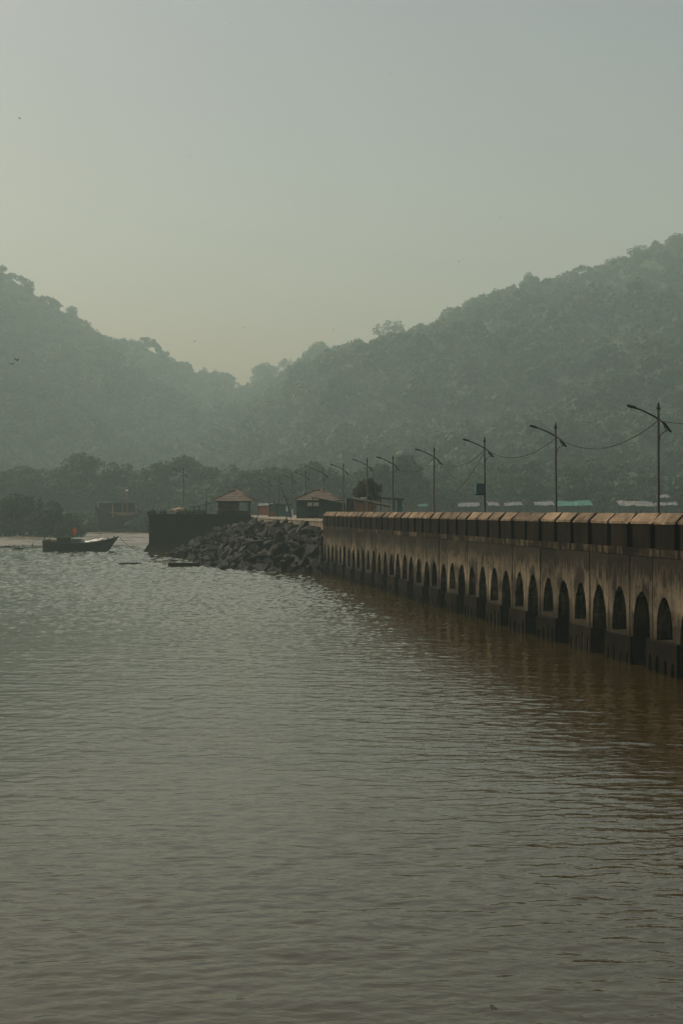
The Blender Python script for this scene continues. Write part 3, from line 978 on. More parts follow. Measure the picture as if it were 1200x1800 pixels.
# kerb and retaining face along the promenade
kb = empty('promenade_kerb', J(S_END + 1, 0, PZ), label='pale concrete kerb along the promenade edge above the boulders', cat='kerb')
for i in range(27):
    a0 = S_END + 0.4 + i * 2.4
    m = MB()
    c = [J(a0, -0.02, 0), J(a0 + 2.36, -0.02, 0), J(a0 + 2.36, 0.38, 0), J(a0, 0.38, 0)]
    dz = rr.uniform(-0.02, 0.03)
    m.prism([p.to_tuple() for p in c], PZ - 0.07, PZ + 0.07 + dz)
    m.build('kerb_stone', M['kerb'], kb)
m = MB(); c = [J(S_END + 0.35, 0.06, 0), J(S_END + 66, 0.06, 0), J(S_END + 66, 0.4, 0), J(S_END + 0.35, 0.4, 0)]
m.prism([p.to_tuple() for p in c], -0.5, PZ - 0.08)
m.build('retaining_face', M['retain'], kb)

# ------------------------------------------------------------------ stalls, sheds and house on the promenade
def px_box(m, x0, x1, y0, y1, Y, depth):
    a, b = at(x0, y1, Y), at(x1, y0, Y)
    return m.box(a.x, b.x, Y, Y + depth, a.z, b.z)

HY = 152.0
hc = at(556, 900, HY)
house = empty('stall_house', (hc.x, HY + 2, PZ), label='green walled stall house with brown tiled roof and blue tank', cat='house')
w0, w1 = at(521, 900, HY), at(597, 900, HY)
m = MB(); m.box(w0.x, w0.x + 1.35, HY, HY + 4, PZ, 6.12); m.box(w1.x - 1.9, w1.x, HY, HY + 4, PZ, 6.12); m.box(w0.x + 1.35, w1.x - 1.9, HY + 1.2, HY + 4, PZ, 6.12)
m.build('wall', M['green_wall'], house)
rf = hip_roof(house, (w0.x + w1.x) / 2 - 0.05, HY + 2, 5.3, 5.0, 6.12, 1.08, 0.5, 6)
q = at(535.5, 866, HY + 1.2)
m = MB(); m.tube([(q.x, q.y, 6.45), (q.x, q.y, 6.95), (q.x, q.y, 7.0), (q.x, q.y, 7.06)], [0.26, 0.26, 0.2, 0.1], 12); m.build('water_tank', M['black_plastic'], rf)
m = MB(); px_box(m, 540, 561, 883, 889.5, HY - 0.06, 0.05); m.build('banner', M['banner'], house)
m = MB(); px_box(m, 540, 561, 891, 906, HY + 1.1, 0.06); m.build('shutter', M['teal'], house)
for xx in (538.5, 561.5):
    q = at(xx, 900, HY - 0.1); m = MB(); m.box(q.x-.07, q.x+.07, q.y-.07, q.y+.07, PZ, 6.15); m.build('post', M['timber'], house)
# lean-to at the right
le = empty('lean_to_stall', (at(585, 900, 146).x, 147, PZ), label='dark lean-to stall with sloping sheet roof against the tiled house', cat='stall')
a, b = at(547, 873.5, 145), at(613, 886, 145)
m = MB(); m.slab(a, b, b + Vector((0, 3.2, 0.1)), a + Vector((0, 3.2, 0.1)), 0.09); m.build('roof', M['timber'], le)
m = MB(); a2, b2 = at(560, 878, 146), at(609, 887, 146)
m.add([(a2.x, 146, PZ), (b2.x, 146, PZ), (b2.x, 146, b2.z), (a2.x, 146, a2.z + 0.05), (a2.x, 148, PZ), (b2.x, 148, PZ), (b2.x, 148, b2.z), (a2.x, 148, a2.z + .05)],
      [(0,1,2,3), (5,4,7,6), (4,0,3,7), (1,5,6,2)]); m.build('wall', M['green_wall'], le)
for xx, yy in ((550, 875), (611, 886)):
    q = at(xx, yy, 145.15); m = MB(); m.box(q.x-.06, q.x+.06, 145.1, 145.22, PZ, q.z - 0.08); m.build('post', M['timber'], le)

# orange stall, teal arched stall, blue booth, leaning pole
st = empty('orange_stall', (at(464, 900, 205).x, 206, PZ), label='small stall hung with orange cloth right of the pavilion', cat='stall')
for i in range(5):
    m = MB(); px_box(m, 455 + i * 4, 458.7 + i * 4, 889.5, 905, 205 + 0.04 * (i % 2), 0.05); m.build('cloth_panel', M['orange'], st)
m = MB(); a, b = at(453, 889, 204.6), at(478, 888, 204.6); m.slab(a, b, b + Vector((0, 2.4, 0.35)), a + Vector((0, 2.4, 0.35)), 0.08); m.build('roof', M['greyblue'], st)
for xx in (453.6, 477): 
    q = at(xx, 889, 204.7); m = MB(); m.box(q.x-.07, q.x+.07, 204.65, 204.8, PZ, q.z); m.build('post', M['timber'], st)

ts = empty('arched_stall', (at(486, 900, 190).x, 191, PZ), label='teal stall under a low arched sheet roof', cat='stall')
m = MB()
arc = [at(471 + 3.4 * i, 886 - 5.2 * math.sin(math.pi * (i + 0.6) / 10), 190) for i in range(10)]
for i in range(9):
    a, b = arc[i], arc[i + 1]
    m.slab(a, b, b + Vector((0, 3, 0)), a + Vector((0, 3, 0)), 0.05)
m.build('roof', M['greyblue'], ts)
m = MB(); px_box(m, 474, 499, 886, 908, 192, 0.12); m.build('back_wall', M['teal'], ts)
m = MB(); px_box(m, 474, 484, 899, 908, 190.3, 0.5); m.build('counter', M['rust'], ts)
for xx in (473.5, 487, 500): 
    q = at(xx, 885.5, 190.2); m = MB(); m.box(q.x-.05, q.x+.05, 190.15, 190.25, PZ, q.z - 0.02); m.build('post', M['timber'], ts)

bb = empty('blue_booth', (at(506, 900, 176).x, 177, PZ), label='narrow blue booth left of the tiled stall house', cat='booth')
m = MB(); px_box(m, 501, 511, 887, 909.5, 176, 1.2); m.build('body', M['blue'], bb)
m = MB(); px_box(m, 499.5, 513, 885.6, 886.9, 175.8, 1.6); m.build('roof', M['timber'], bb)
m = MB(); px_box(m, 502.5, 506, 890, 899, 175.95, 0.045); m.build('window', M['banner'], bb)
m = MB(); px_box(m, 513.2, 514.6, 895, 909, 175.5, 0.1)
m.build('white_post', M['white'], label='short white post beside the blue booth', cat='post')
a, b = at(493.5, 856, 172), at(505, 884, 172)
m = MB(); m.tube([a, (a + b) / 2 + Vector((0.03, 0, 0)), b, Vector((b.x + 0.45, b.y, PZ))], [0.05, 0.08, 0.1, 0.1], 6)
m.build('leaning_pole', M['timber'], label='thick timber pole leaning left above the blue booth', cat='pole')

# shed of rust coloured boards
sh = empty('board_shed', (at(641, 900, 134).x, 135.5, PZ), label='shed of rust brown upright boards under a dark sloping roof', cat='shed')
for i in range(7):
    x0 = 623.5 + i * 5.4
    m = MB(); yt = 877.5 + i * 0.95
    a, b = at(x0, yt, 134 + 0.03 * (i % 2)), at(x0 + 5.0, 905, 134 + 0.03 * (i % 2))
    m.box(a.x, b.x, a.y, a.y + 0.05, PZ, a.z); m.build('board', M['rust'], sh)
m = MB(); a, b = at(612, 872, 133.7), at(690, 893, 133.7); c = at(640, 873.5, 133.7)
m.slab(at(619, 876.2, 133.7), at(686, 889.5, 133.7), at(686, 889.5, 133.7) + Vector((0, 3, .2)), at(619, 876.2, 133.7) + Vector((0, 3, .2)), 0.14)
m.build('roof', M['timber'], sh)
m = MB(); a, b = at(607, 876, 135), at(622, 905, 135); m.add([(a.x, 135, PZ), (b.x + .1, 135, PZ), (b.x - .1, 135, a.z), (a.x + .1, 135, a.z), (a.x, 137, PZ), (b.x, 137, PZ), (b.x, 137, a.z), (a.x, 137, a.z)], [(0,1,2,3), (4,0,3,7), (1,5,6,2), (3,2,6,7)])
m.build('side_cover', M['hull'], sh)
m = MB(); px_box(m, 634, 645, 874, 876.4, 134.6, 0.5); m.build('roof_sack', M['banner'], sh)

# flat shelter
fs_ = empty('flat_shelter', (at(680, 900, 128).x, 129, PZ), label='flat roofed open shelter with a teal pillar at its right end', cat='shelter')
m = MB(); m.slab(at(646, 872.3, 127), at(710, 876.8, 127), at(710, 876.8, 127) + Vector((0, 3, 0)), at(646, 872.3, 127) + Vector((0, 3, 0)), 0.12); m.build('roof', M['timber'], fs_)
for (x0, x1, y0, mat) in ((697.5, 706.5, 878.5, 'teal'), (668, 669.6, 875.5, 'timber'), (652, 653.6, 875.5, 'timber'), (692.3, 694.2, 878, 'timber')):
    m = MB(); a, b = at(x0, y0, 127.5), at(x1, y0, 127.5); m.box(a.x, b.x, 127.4, 127.4 + max(0.12, (b.x - a.x)), 3.9, a.z + 0.02); m.build('pillar', M[mat], fs_)

# ------------------------------------------------------------------ tarpaulin stalls on the far right shore
def tarp_stall(x0, x1, y0, y1, Y, mat, label, seed, slope=1):
    rng = random.Random(seed)
    a, b = at(x0, y1, Y), at(x1, y1, Y)
    zt = at(x0, y0, Y).z
    r = empty('tarpaulin_stall', ((a.x + b.x) / 2, Y + 1.5, SHORE), label=label, cat='stall', group='tarpaulin stalls on the far shore')
    n, k = 14, 5
    vs = []
    for j in range(k + 1):
        for i in range(n + 1):
            u_, v_ = i / n, j / k
            vs.append((a.x + (b.x - a.x) * u_ + rng.uniform(-.1, .1), Y + 3.0 * v_ + rng.uniform(-.08, .08), a.z + (zt - a.z) * v_ + rng.uniform(-0.14, 0.14) + 0.18 * slope * (u_ - 0.5)))
    m = MB(); m.add(vs, [(j*(n+1)+i, j*(n+1)+i+1, (j+1)*(n+1)+i+1, (j+1)*(n+1)+i) for j in range(k) for i in range(n)])
    m.build('tarpaulin', M[mat], r)
    w = b.x - a.x
    for i in range(max(2, int(w / 2.2)) + 1):
        x = a.x + 0.1 + (w - 0.2) * i / max(2, int(w / 2.2))
        m = MB(); m.box(x - .05, x + .05, Y + .2, Y + .3, SHORE - .3, a.z - 0.05); m.build('post', M['timber'], r)
    m = MB(); m.box(a.x + .1, b.x - .1, Y + 2.6, Y + 2.75, SHORE - .3, a.z + 0.1); m.build('back_wall', M['green_wall'], r)
tarp_stall(734, 753, 885.8, 889.6, 318, 'tarp_teal', 'small teal tarpaulin stall left of the boxed lamp', 1)
tarp_stall(806, 844, 883.6, 890, 316, 'tarp_grey', 'grey tarpaulin stall just left of the boxed lamp pole', 2)
tarp_stall(858, 878, 882.4, 889, 318, 'tarp_pale', 'small pale tarpaulin stall just right of the boxed lamp pole', 3, -1)
tarp_stall(887, 919, 882.5, 888.4, 321, 'tarp_grey', 'dull grey tarpaulin stall midway between two lamp poles', 4)
tarp_stall(940, 974, 881.5, 888, 319, 'tarp_grey', 'grey tarpaulin stall left of the teal one', 5)
tarp_stall(980, 1042, 880.3, 889.2, 312, 'tarp_teal', 'wide bright teal tarpaulin stall on the far shore', 6)
tarp_stall(1087, 1150, 880.5, 889, 314, 'tarp_pale', 'wide pale tarpaulin stall behind the nearest lamp pole', 7, -1)
tarp_stall(1152, 1192, 883, 888, 322, 'tarp_grey', 'grey tarpaulin stall at the right edge of the view', 8)
tarp_stall(1156, 1178, 869.5, 874.5, 330, 'tarp_grey', 'small grey tarpaulin roof set higher behind the nearest lamp pole', 9)

# ------------------------------------------------------------------ boats
def hull_mesh(L, B, depth, sheer_bow, sheer_stern, n=22, tr=0.55, zb=-0.35, full=0.45):
    """local x along boat, bow at +x"""
    m = MB()
    rows = []
    K = 7
    for i in range(n + 1):
        t = i / n
        x = -L / 2 + L * t
        w = (B / 2) * (tr + (1 - tr) * math.sin(min(1, t / 0.45) * math.pi / 2)) if t < 0.45 else (B / 2) * max(0.02, (1 - ((t - 0.45) / 0.55) ** 2.2))
        sheer = depth + sheer_bow * max(0, (t - 0.45) / 0.55) ** 2 + sheer_stern * max(0, (0.4 - t) / 0.4) ** 2
        rake = 0.16 * L * max(0, (t - 0.75) / 0.25) ** 1.5
        row = []
        for j in range(K):
            f = j / (K - 1)                      # keel to sheer
            z = zb + (sheer - zb) * f
            ww = w * (f ** (full + 0.3 * max(0, t - 0.5) * 2))
            xx = x - rake * (1 - f)
            row.append((xx, ww, z))
        rows.append(row)
    vs, fs = [], []
    for row in rows: vs += row
    nb = len(vs)
    for row in rows: vs += [(x, -y, z) for x, y, z in row]
    for i in range(n):
        for j in range(K - 1):
            a = i * K + j
            fs.append((a, a + 1, a + K + 1, a + K))
            fs.append((nb + a, nb + a + K, nb + a + K + 1, nb + a + 1))
    for j in range(K - 1): fs.append((j, nb + j, nb + j + 1, j + 1))
    m.add(vs, fs, True)
    # deck inside, 0.22 below the sheer
    dv = [(r[-1][0], r[-1][1] * 0.97, r[-1][2] - 0.22) for r in rows] + [(r[-1][0], -r[-1][1] * 0.97, r[-1][2] - 0.22) for r in rows]
    m.add(dv, [(i, i + 1, n + 2 + i, n + 1 + i) for i in range(n)])
    gun = [Vector(r[-1]) for r in rows]
    return m, gun

bq = at(143, 968, 178)
boat = empty('fishing_boat', (bq.x, 178, 0), R(2), label='low dark wooden fishing boat with orange flag lying at the mud edge', cat='boat')
hm, gun = hull_mesh(9.4, 2.5, 0.95, 0.85, 0.4)
new_obj('hull', hm.mesh('hull', M['hull']), boat)
m = MB(); m.tube(gun, 0.06, 6); m.tube([Vector((p.x, -p.y, p.z)) for p in gun], 0.06, 6); new_obj('gunwale', m.mesh('gunwale', M['timber']), boat)
def bpart(m, name, mat): return new_obj(name, m.mesh(name, M[mat]), boat)
m = MB(); m.box(-2.9, -1.35, -0.8, 0.8, 0.7, 1.62); m.box(-3.0, -1.25, -0.9, 0.9, 1.62, 1.7); bpart(m, 'cabin', 'hull')
m = MB(); m.box(-1.2, 0.0, -0.7, 0.7, 0.7, 1.5); bpart(m, 'fish_box', 'greyblue')
m = MB()
tv = [(-0.0 + 2.7 * i / 8, (-0.75 if j == 0 else 0.75), 1.0 + 0.45 * (i / 8) + 0.06 * math.sin(i * 1.9) - (0.0 if j == 0 else -0.12)) for i in range(9) for j in range(2)]
m.add(tv, [(2*i, 2*i+2, 2*i+3, 2*i+1) for i in range(8)]); bpart(m, 'tarpaulin', 'white')
m = MB(); m.tube([(-1.05, 0, 0.7), (-1.05, 0, 3.1)], 0.025, 6); fp = bpart(m, 'flagpole', 'timber')
m = MB(); fv = [(-1.05 + dx, 0.05 * math.sin(i * 1.5 + dx * 4), 1.95 + 0.9 * i / 5) for i in range(6) for dx in (0.0, 0.28, 0.52 - 0.05 * abs(i - 2.5))]
m.add(fv, [(3*i+j, 3*i+j+1, 3*i+j+4, 3*i+j+3) for i in range(5) for j in range(2)]); new_obj('flag', m.mesh('flag', M['flag']), fp)
for x_, z_ in ((2.6, 1.55), (3.35, 1.7), (4.1, 1.9), (-4.55, 1.7)):
    m = MB(); m.box(x_ - .06, x_ + .06, -.06, .06, z_ - 0.5, z_); bpart(m, 'bollard', 'timber')
m = MB(); m.tube([(-4.4 + 0.3 * i, -0.6 + 0.05 * (i % 2), 1.25 + 0.1 * (i % 3)) for i in range(5)], 0.12, 6); bpart(m, 'net_roll', 'retain')
for i, (gx, gy, gw, gh) in enumerate(((-3.6, -0.5, 0.35, 0.45), (-3.2, 0.35, 0.3, 0.6), (0.35, -0.4, 0.3, 0.55), (0.5, 0.3, 0.25, 0.4))):
    m = MB(); m.tube([(gx, gy, 0.75), (gx, gy, 0.75 + gh), (gx, gy, 0.78 + gh)], [gw * 0.5, gw * 0.55, gw * 0.3], 10); bpart(m, 'drum', ('blue', 'retain', 'timber', 'greyblue')[i])
m = MB(); m.tube([(-2.2, 0.4, 1.7), (-2.25, 0.4, 2.6)], 0.03, 6); m.beam((-2.9, 0.4, 2.3), (-1.5, 0.4, 2.45), 0.04); bpart(m, 'aerial', 'timber')
m = MB(); m.tube([(-3.9, -0.7, 1.2), (1.8, -0.75, 1.55)], 0.035, 6); bpart(m, 'boat_pole', 'retain')
a, b = Vector(boat.location) + Vector((4.9, 0.1, 1.6)), Vector((qa.x - 1.0, 180, 0.25))
m = MB(); m.tube([a.lerp(b, t) - Vector((0, 0, 2.0 * t * (1 - t) + (0.9 * t * (1 - t)))) for t in [i / 12 for i in range(13)]], 0.03, 5)
m.build('mooring_rope', M['twig'], label='dark mooring rope running from the bow of the fishing boat to the quay', cat='rope')

fy = 296.0
fq = at(199, 938, fy)
fer = empty('stranded_ferry', (fq.x, fy, 0.3), R(232), label='old two decked wooden ferry stranded on the mud by the trees', cat='boat')
fer.scale = (0.74, 0.74, 1.0)
hm, gun = hull_mesh(13.0, 7.6, 3.6, 1.9, 0.6, tr=0.9, zb=0.0, full=0.2)
new_obj('hull', hm.mesh('hull', M['hull_far']), fer)
def fpart(m, name, mat, par=None): return new_obj(name, m.mesh(name, M[mat]), par or fer)
m = MB(); m.tube(gun, 0.14, 6); m.tube([Vector((p.x, -p.y, p.z)) for p in gun], 0.14, 6); fpart(m, 'gunwale', 'timber')
m = MB(); m.box(-6.2, 3.0, -3.1, 3.1, 3.5, 4.4); fpart(m, 'bulwark', 'ferry_paint')
m = MB(); m.box(-6.5, 3.4, -3.5, 3.5, 6.35, 6.55); fpart(m, 'roof', 'greyblue')
for i in (0, 2, 3, 5):
    for sy in (-3.0, 3.0):
        m = MB(); x_ = -6.1 + 1.8 * i; m.box(x_ - .1, x_ + .1, sy - .1, sy + .1, 4.4, 6.36); fpart(m, 'post', 'ferry_paint')
for j in range(5):
    y_ = (-2.6, -1.9, 0.3, 1.0, 2.6)[j]
    m = MB(); m.box(-6.15, -6.0, y_ - .12, y_ + .12, 4.4, 6.34); fpart(m, 'post', 'ferry_paint')
m = MB(); m.box(-5.7, 2.6, -2.75, 2.75, 4.4, 6.33); fpart(m, 'wheelhouse', 'hull_far')
m = MB(); m.tube([(-4.0, 1.4, 6.5), (-4.0, 1.4, 8.9)], 0.07, 6); ms = fpart(m, 'mast', 'ferry_paint')
m = MB(); m.box(-4.25, -3.75, 1.1, 1.75, 8.9, 9.12); fpart(m, 'mast_light', 'white', ms)
m = MB(); m.tube([(-4.0, -0.9, 6.5), (-4.0, -0.9, 9.0)], 0.05, 6); fpart(m, 'mast', 'ferry_paint')

# small things at the mud edge
r4 = random.Random(21)
for i, (x_, y_, lb) in enumerate(((14, 962, 'low dark snag on the mud at the far left edge'), (32, 966, 'dark driftwood branch on the mud left of the fishing boat'), (57, 961, 'short upright stake left of the fishing boat'), (40, 963, 'small stake standing in the shallows near the driftwood'))):
    Y = 12500.0 / (y_ - HOR)
    p = at(x_, y_, Y); p.z = 0
    m = MB()
    if 'stake' in lb: m.tube([p + Vector((0, 0, -.3)), p + Vector((0.05, 0, 0.5))], [0.07, 0.05], 6); nm, ct = 'stake', 'stake'
    else:
        m.tube([p + Vector((-0.9, 0, 0.0)), p + Vector((-0.2, 0.1, 0.14)), p + Vector((0.5, 0, 0.1)), p + Vector((1.1, 0.1, 0.3))], [0.09, 0.13, 0.1, 0.03], 6)
        m.tube([p + Vector((0.1, 0, 0.1)), p + Vector((0.3, 0, 0.5))], [0.05, 0.02], 5); nm, ct = 'driftwood', 'driftwood'
    m.build(nm, M['twig'], label=lb, cat=ct)
p = at(227, 991.5, 12500 / (991.5 - HOR)); p.z = 0
m = MB(); m.tube([p + Vector((-1.15, 0, 0.03)), p + Vector((-0.6, 0.03, 0.06)), p + Vector((0.5, 0, 0.07)), p + Vector((1.15, 0.05, 0.05))], [0.04, 0.075, 0.085, 0.05], 8)
m.build('floating_log', M['twig'], label='slim dark log floating alone right of the fishing boat', cat='log')
p = at(318, 995.5, 12500 / (995.5 - HOR)); p.z = 0
m = MB(); a0 = p + Vector((-1.1, 0, 0)); 
m.box(p.x - 1.15, p.x + 1.6, p.y, p.y + 1.0, -0.2, 0.30)
m.build('concrete_slab', M['quay'], label='low dark concrete slab jutting from the foot of the boulders', cat='slab')
p = at(290, 989.5, 137); p.z = 0
m = MB(); m.tube([p + Vector((-1.1, 0.3, 0.12)), p + Vector((1.2, 0, 0.2))], 0.045, 6)
m.build('floating_pole', M['twig'], label='thin pole lying on the water beside the concrete slab', cat='pole')
p = at(867, 1768, 12500 / (1774 - HOR)); p.z = 0
m = MB(); m.tube([p + Vector((-0.03, 0.06, 0.012)), p + Vector((0.01, 0.01, 0.02)), p + Vector((0.03, -0.01, 0.012))], 0.004, 5); m.tube([p + Vector((0.0, 0.05, 0.02)), p + Vector((-0.03, 0.02, 0.035))], 0.004, 5)
m.build('floating_twig', M['twig'], label='tiny forked twig floating in the nearest water', cat='twig')

# ------------------------------------------------------------------ vegetation
NPR = np.random.default_rng(7)
def leaf_tris(lobes, n, size, rng=NPR, shell=0.55, out_bias=1.0, jit=0.8):
    """n leaf-clump triangles spread through ellipsoidal lobes (cx,cy,cz,rx,ry,rz)"""
    L = np.array(lobes, dtype=float)
    wts = (L[:, 3] * L[:, 4] + L[:, 3] * L[:, 5]); wts /= wts.sum()
    idx = rng.choice(len(L), n, p=wts)
    d = rng.normal(size=(n, 3)); d /= np.linalg.norm(d, axis=1)[:, None]
    rad = shell + (1.08 - shell) * rng.random(n) ** 0.6
    c = L[idx, :3] + d * L[idx, 3:] * rad[:, None]
    nrm = d * out_bias + rng.normal(size=(n, 3)) * jit
    nrm /= np.linalg.norm(nrm, axis=1)[:, None]
    t = np.cross(nrm, rng.normal(size=(n, 3))); t /= np.linalg.norm(t, axis=1)[:, None]
    b = np.cross(nrm, t)
    s = size * (0.6 + 0.8 * rng.random(n))[:, None]
    out = np.empty((n, 3, 3))
    for k, a in enumerate((0, 2.1, 4.2)):
        aa = a + rng.normal(size=n) * 0.35
        out[:, k] = c + (t * np.cos(aa)[:, None] + b * np.sin(aa)[:, None]) * s
    return out.reshape(-1, 3)

def lobes_for(kind, rng, h):
    """lobes of a tree of height h"""
    Ls = []
    if kind == 'round':
        w = h * 0.42
        for i in range(11):
            a, r = rng.random() * 6.28, math.sqrt(rng.random()) * w * 0.75
            z = h * (0.27 + 0.57 * rng.random() * (1 - 0.5 * r / w))
            q = h * rng.uniform(0.13, 0.22)
            Ls.append((math.cos(a) * r, math.sin(a) * r, z, q * 1.2, q * 1.2, q))
        Ls.append((0, 0, h * 0.8, h * .2, h * .2, h * .18))
    elif kind == 'umbrella':
        w = h * 0.62
        for i in range(30):
            a, r = rng.random() * 6.28, math.sqrt(rng.random()) * w
            z = h * (0.88 - 0.38 * (r / w) ** 2) + rng.uniform(-.10, .05) * h
            q = h * rng.uniform(0.07, 0.14)
            Ls.append((math.cos(a) * r, math.sin(a) * r, z, q * 1.25, q * 1.25, q * 0.75))
    elif kind == 'sparse':
        w = h * 0.36
        for i in range(34):
            a, r = rng.random() * 6.28, math.sqrt(rng.random()) * w
            z = h * (0.55 + 0.42 * rng.random() * (1 - 0.6 * (r / w) ** 2))
            q = h * rng.uniform(0.04, 0.085)
            Ls.append((math.cos(a) * r, math.sin(a) * r, z, q * 1.3, q * 1.3, q * 0.8))
    elif kind == 'tall':
        for i in range(11):
            f = i / 10
            w = h * 0.22 * math.sin(math.pi * (0.18 + 0.75 * f))
            a = rng.random() * 6.28
            q = h * rng.uniform(0.10, 0.16)
            Ls.append((math.cos(a) * w, math.sin(a) * w, h * (0.35 + 0.58 * f), q, q, q))
    elif kind == 'bush':
        w = h * 0.85
        for i in range(14):
            a, r = rng.random() * 6.28, math.sqrt(rng.random()) * w
            z = h * rng.uniform(0.12, 0.75) * (1 - 0.45 * (r / w) ** 2)
            q = h * rng.uniform(0.18, 0.27)
            Ls.append((math.cos(a) * r, math.sin(a) * r, z, q * 1.2, q * 1.2, q))
        Ls.append((0, 0, h * 0.72, h * .3, h * .3, h * .24))
    return Ls

def trunk_mb(lobes, h, rad, rng, limbs=7):
    m = MB()
    bx_, by_ = rng.uniform(-.04, .04) * h, rng.uniform(-.04, .04) * h
    f = Vector((bx_, by_, h * 0.42))
    m.tube([(0, 0, -0.6), (bx_ * .3, by_ * .3, h * .15), f, (bx_ * 1.2, by_ * 1.2, h * 0.62)], [rad * 1.3, rad, rad * 0.7, rad * 0.35], 7)
    for L in sorted(lobes, key=lambda q: -q[3])[:limbs]:
        e = Vector(L[:3])
        s0 = f * rng.uniform(0.7, 1.05)
        mid = s0.lerp(e, 0.5) + Vector((0, 0, -0.05 * h))
        m.tube([s0, mid, e], [rad * 0.45, rad * 0.3, rad * 0.1], 5, cap=False)
    return m

VAR = {}
def variants(kind, n, h, leaves, size, mat, rad, limbs=7):
    out = []
    for i in range(n):
        rng = random.Random(hash((kind, i)) % 1000 if False else i * 17 + len(kind))
        Ls = lobes_for(kind, rng, h)
        cr = tri_mesh('crown', leaf_tris(Ls, leaves, size), M[mat])
        tk = trunk_mb(Ls, h, rad, rng, limbs).mesh('trunk', M['bark'])
        out.append((tk, cr, h))
    return out
VAR['round'] = variants('round', 4, 12.0, 2600, 0.42, 'leaf', 0.3)
VAR['umbrella'] = variants('umbrella', 4, 12.0, 2600, 0.36, 'leaf', 0.3, 14)
VAR['sparse'] = variants('sparse', 3, 12.0, 1100, 0.26, 'leaf', 0.22, 26)
VAR['tall'] = variants('tall', 2, 12.0, 2000, 0.42, 'leaf', 0.26)
VAR['bush'] = variants('bush', 3, 7.0, 4600, 0.30, 'mangrove', 0.2)
tree_n = 0
def tree(kind, loc, h, label, rot=None, wide=1.0, group=None, name='tree', cat='tree', rng=random.Random(77)):
    vs = VAR[kind]
    tk, cr, h0 = vs[rng.randrange(len(vs))]
    r = empty(name, loc, rng.uniform(0, 6.28) if rot is None else rot, label=label, cat=cat, group=group)
    s = h / h0
    r.scale = (s * wide, s * wide, s)
    new_obj('trunk', tk, r)
    new_obj('crown', cr, r)
    return r

# trees on the skyline, each one told apart in the photograph: (column, row of the top, kind, height, width, words)
SKYT = [(2, 478, 'round', 10, 1.1, 'at the left edge of the left ridge'),
        (47, 500, 'round', 9, 1.2, 'second from the left edge on the left ridge'),
        (72, 519, 'sparse', 9, 1.3, 'with thin see-through crown high on the left ridge'),
        (100, 541, 'umbrella', 9, 1.0, 'below the thin crowned one on the left ridge'),
        (128, 550, 'round', 9, 1.0, 'midway up the left ridge'),
        (155, 572, 'round', 9, 1.0, 'in a notch midway down the left ridge'),
        (185, 588, 'umbrella', 9, 1.1, 'on the shoulder of the left ridge'),
        (216, 594, 'umbrella', 8, 0.9, 'on the flat step of the left ridge'),
        (258, 591, 'umbrella', 13, 1.0, 'with layered crown at the brow of the left ridge'),
        (300, 626, 'round', 9, 1.0, 'just below the brow on the left ridge'),
        (328, 637, 'round', 10, 1.1, 'on the lower slope of the left ridge'),
        (365, 653, 'round', 10, 1.2, 'near the foot of the left ridge'),
        (398, 654, 'round', 13, 1.2, 'rounded, last before the saddle between the ridges'),
        (467, 636, 'round', 18, 1.3, 'wide crowned, first to the right of the saddle'),
        (505, 625, 'sparse', 20, 0.9, 'thin topped, left of the flat topped big tree'),
        (562, 599, 'round', 17, 1.55, 'big and flat topped right of the saddle'),
        (614, 601, 'round', 15, 1.75, 'low and broad beside the big flat topped one'),
        (686, 560, 'sparse', 23, 1.25, 'airy and bare branched on the right ridge'),
        (740, 567, 'round', 12, 1.1, 'rounded, right of the airy bare branched one'),
        (795, 545, 'round', 10, 1.1, 'partway up the right ridge'),
        (838, 524, 'round', 10, 1.1, 'left of the low domed crowns on the right ridge'),
        (888, 505, 'umbrella', 11, 1.2, 'low domed, left of the lone ball shaped one'),
        (928, 477, 'round', 14, 0.9, 'lone and ball shaped standing out on the right ridge'),
        (968, 492, 'round', 9, 1.0, 'right below the lone ball shaped one'),
        (1006, 475, 'round', 11, 1.0, 'small dome midway along the upper right ridge'),
        (1055, 463, 'umbrella', 11, 1.3, 'broad, left of the big dome on the upper right ridge'),
        (1128, 429, 'round', 15, 1.05, 'big dark dome on the upper right ridge'),
        (1162, 428, 'round', 10, 1.0, 'just right of the big dark dome'),
        (1196, 420, 'round', 11, 1.1, 'at the right edge of the right ridge')]
for (x_, y_, kd, h, wd, words_) in SKYT:
    D = 1060.0
    for _ in range(6):
        X = (x_ - 600) / F * D
        D = ridge_dist(X)
    D -= 6
    h *= 1.65
    X = (x_ - 600) / F * D
    zt = at(x_, y_, D).z
    zg = hill_z(X, D)
    hh = max(h * 0.75, min(h * 1.35, zt - zg))
    tree(kd, (X, D, zt - hh), hh, 'hazy skyline tree ' + words_, wide=wd, group='trees on the ridges')

# belt of trees along the shore
rs = random.Random(31)
def shore_y(X): return 306 + 6 * fbm(X, 0, 30, 3)
belt = 0
for i, x_ in enumerate(np.arange(-170, 1400, 27)):
    x_ += rs.uniform(-9, 9)
    Y = 322 + rs.uniform(0, 26)
    X = (x_ - 600) / F * Y
    h = rs.uniform(8.5, 12.5)
    if x_ < 400: h = rs.uniform(9.5, 18.5); Y += 70; X = (x_ - 600) / F * Y
    if 400 <= x_ <= 730: h = rs.uniform(10, 14)
    if 730 < x_: Y += 12 + 30 * (i % 2); h = rs.uniform(8.5, 12.5) + 3 * (i % 2); X = (x_ - 600) / F * Y
    side = 'left of the pavilion' if x_ < 380 else ('behind the stalls and lamps' if x_ < 730 else 'behind the tarpaulin stalls')
    tree(rs.choice(['round', 'round', 'umbrella', 'tall']), (X, Y, hill_z(X, Y)), h, 'round hazy green tree in the shore belt ' + side, group='shore belt trees ' + side, wide=rs.uniform(1.0, 1.35), rng=rs)

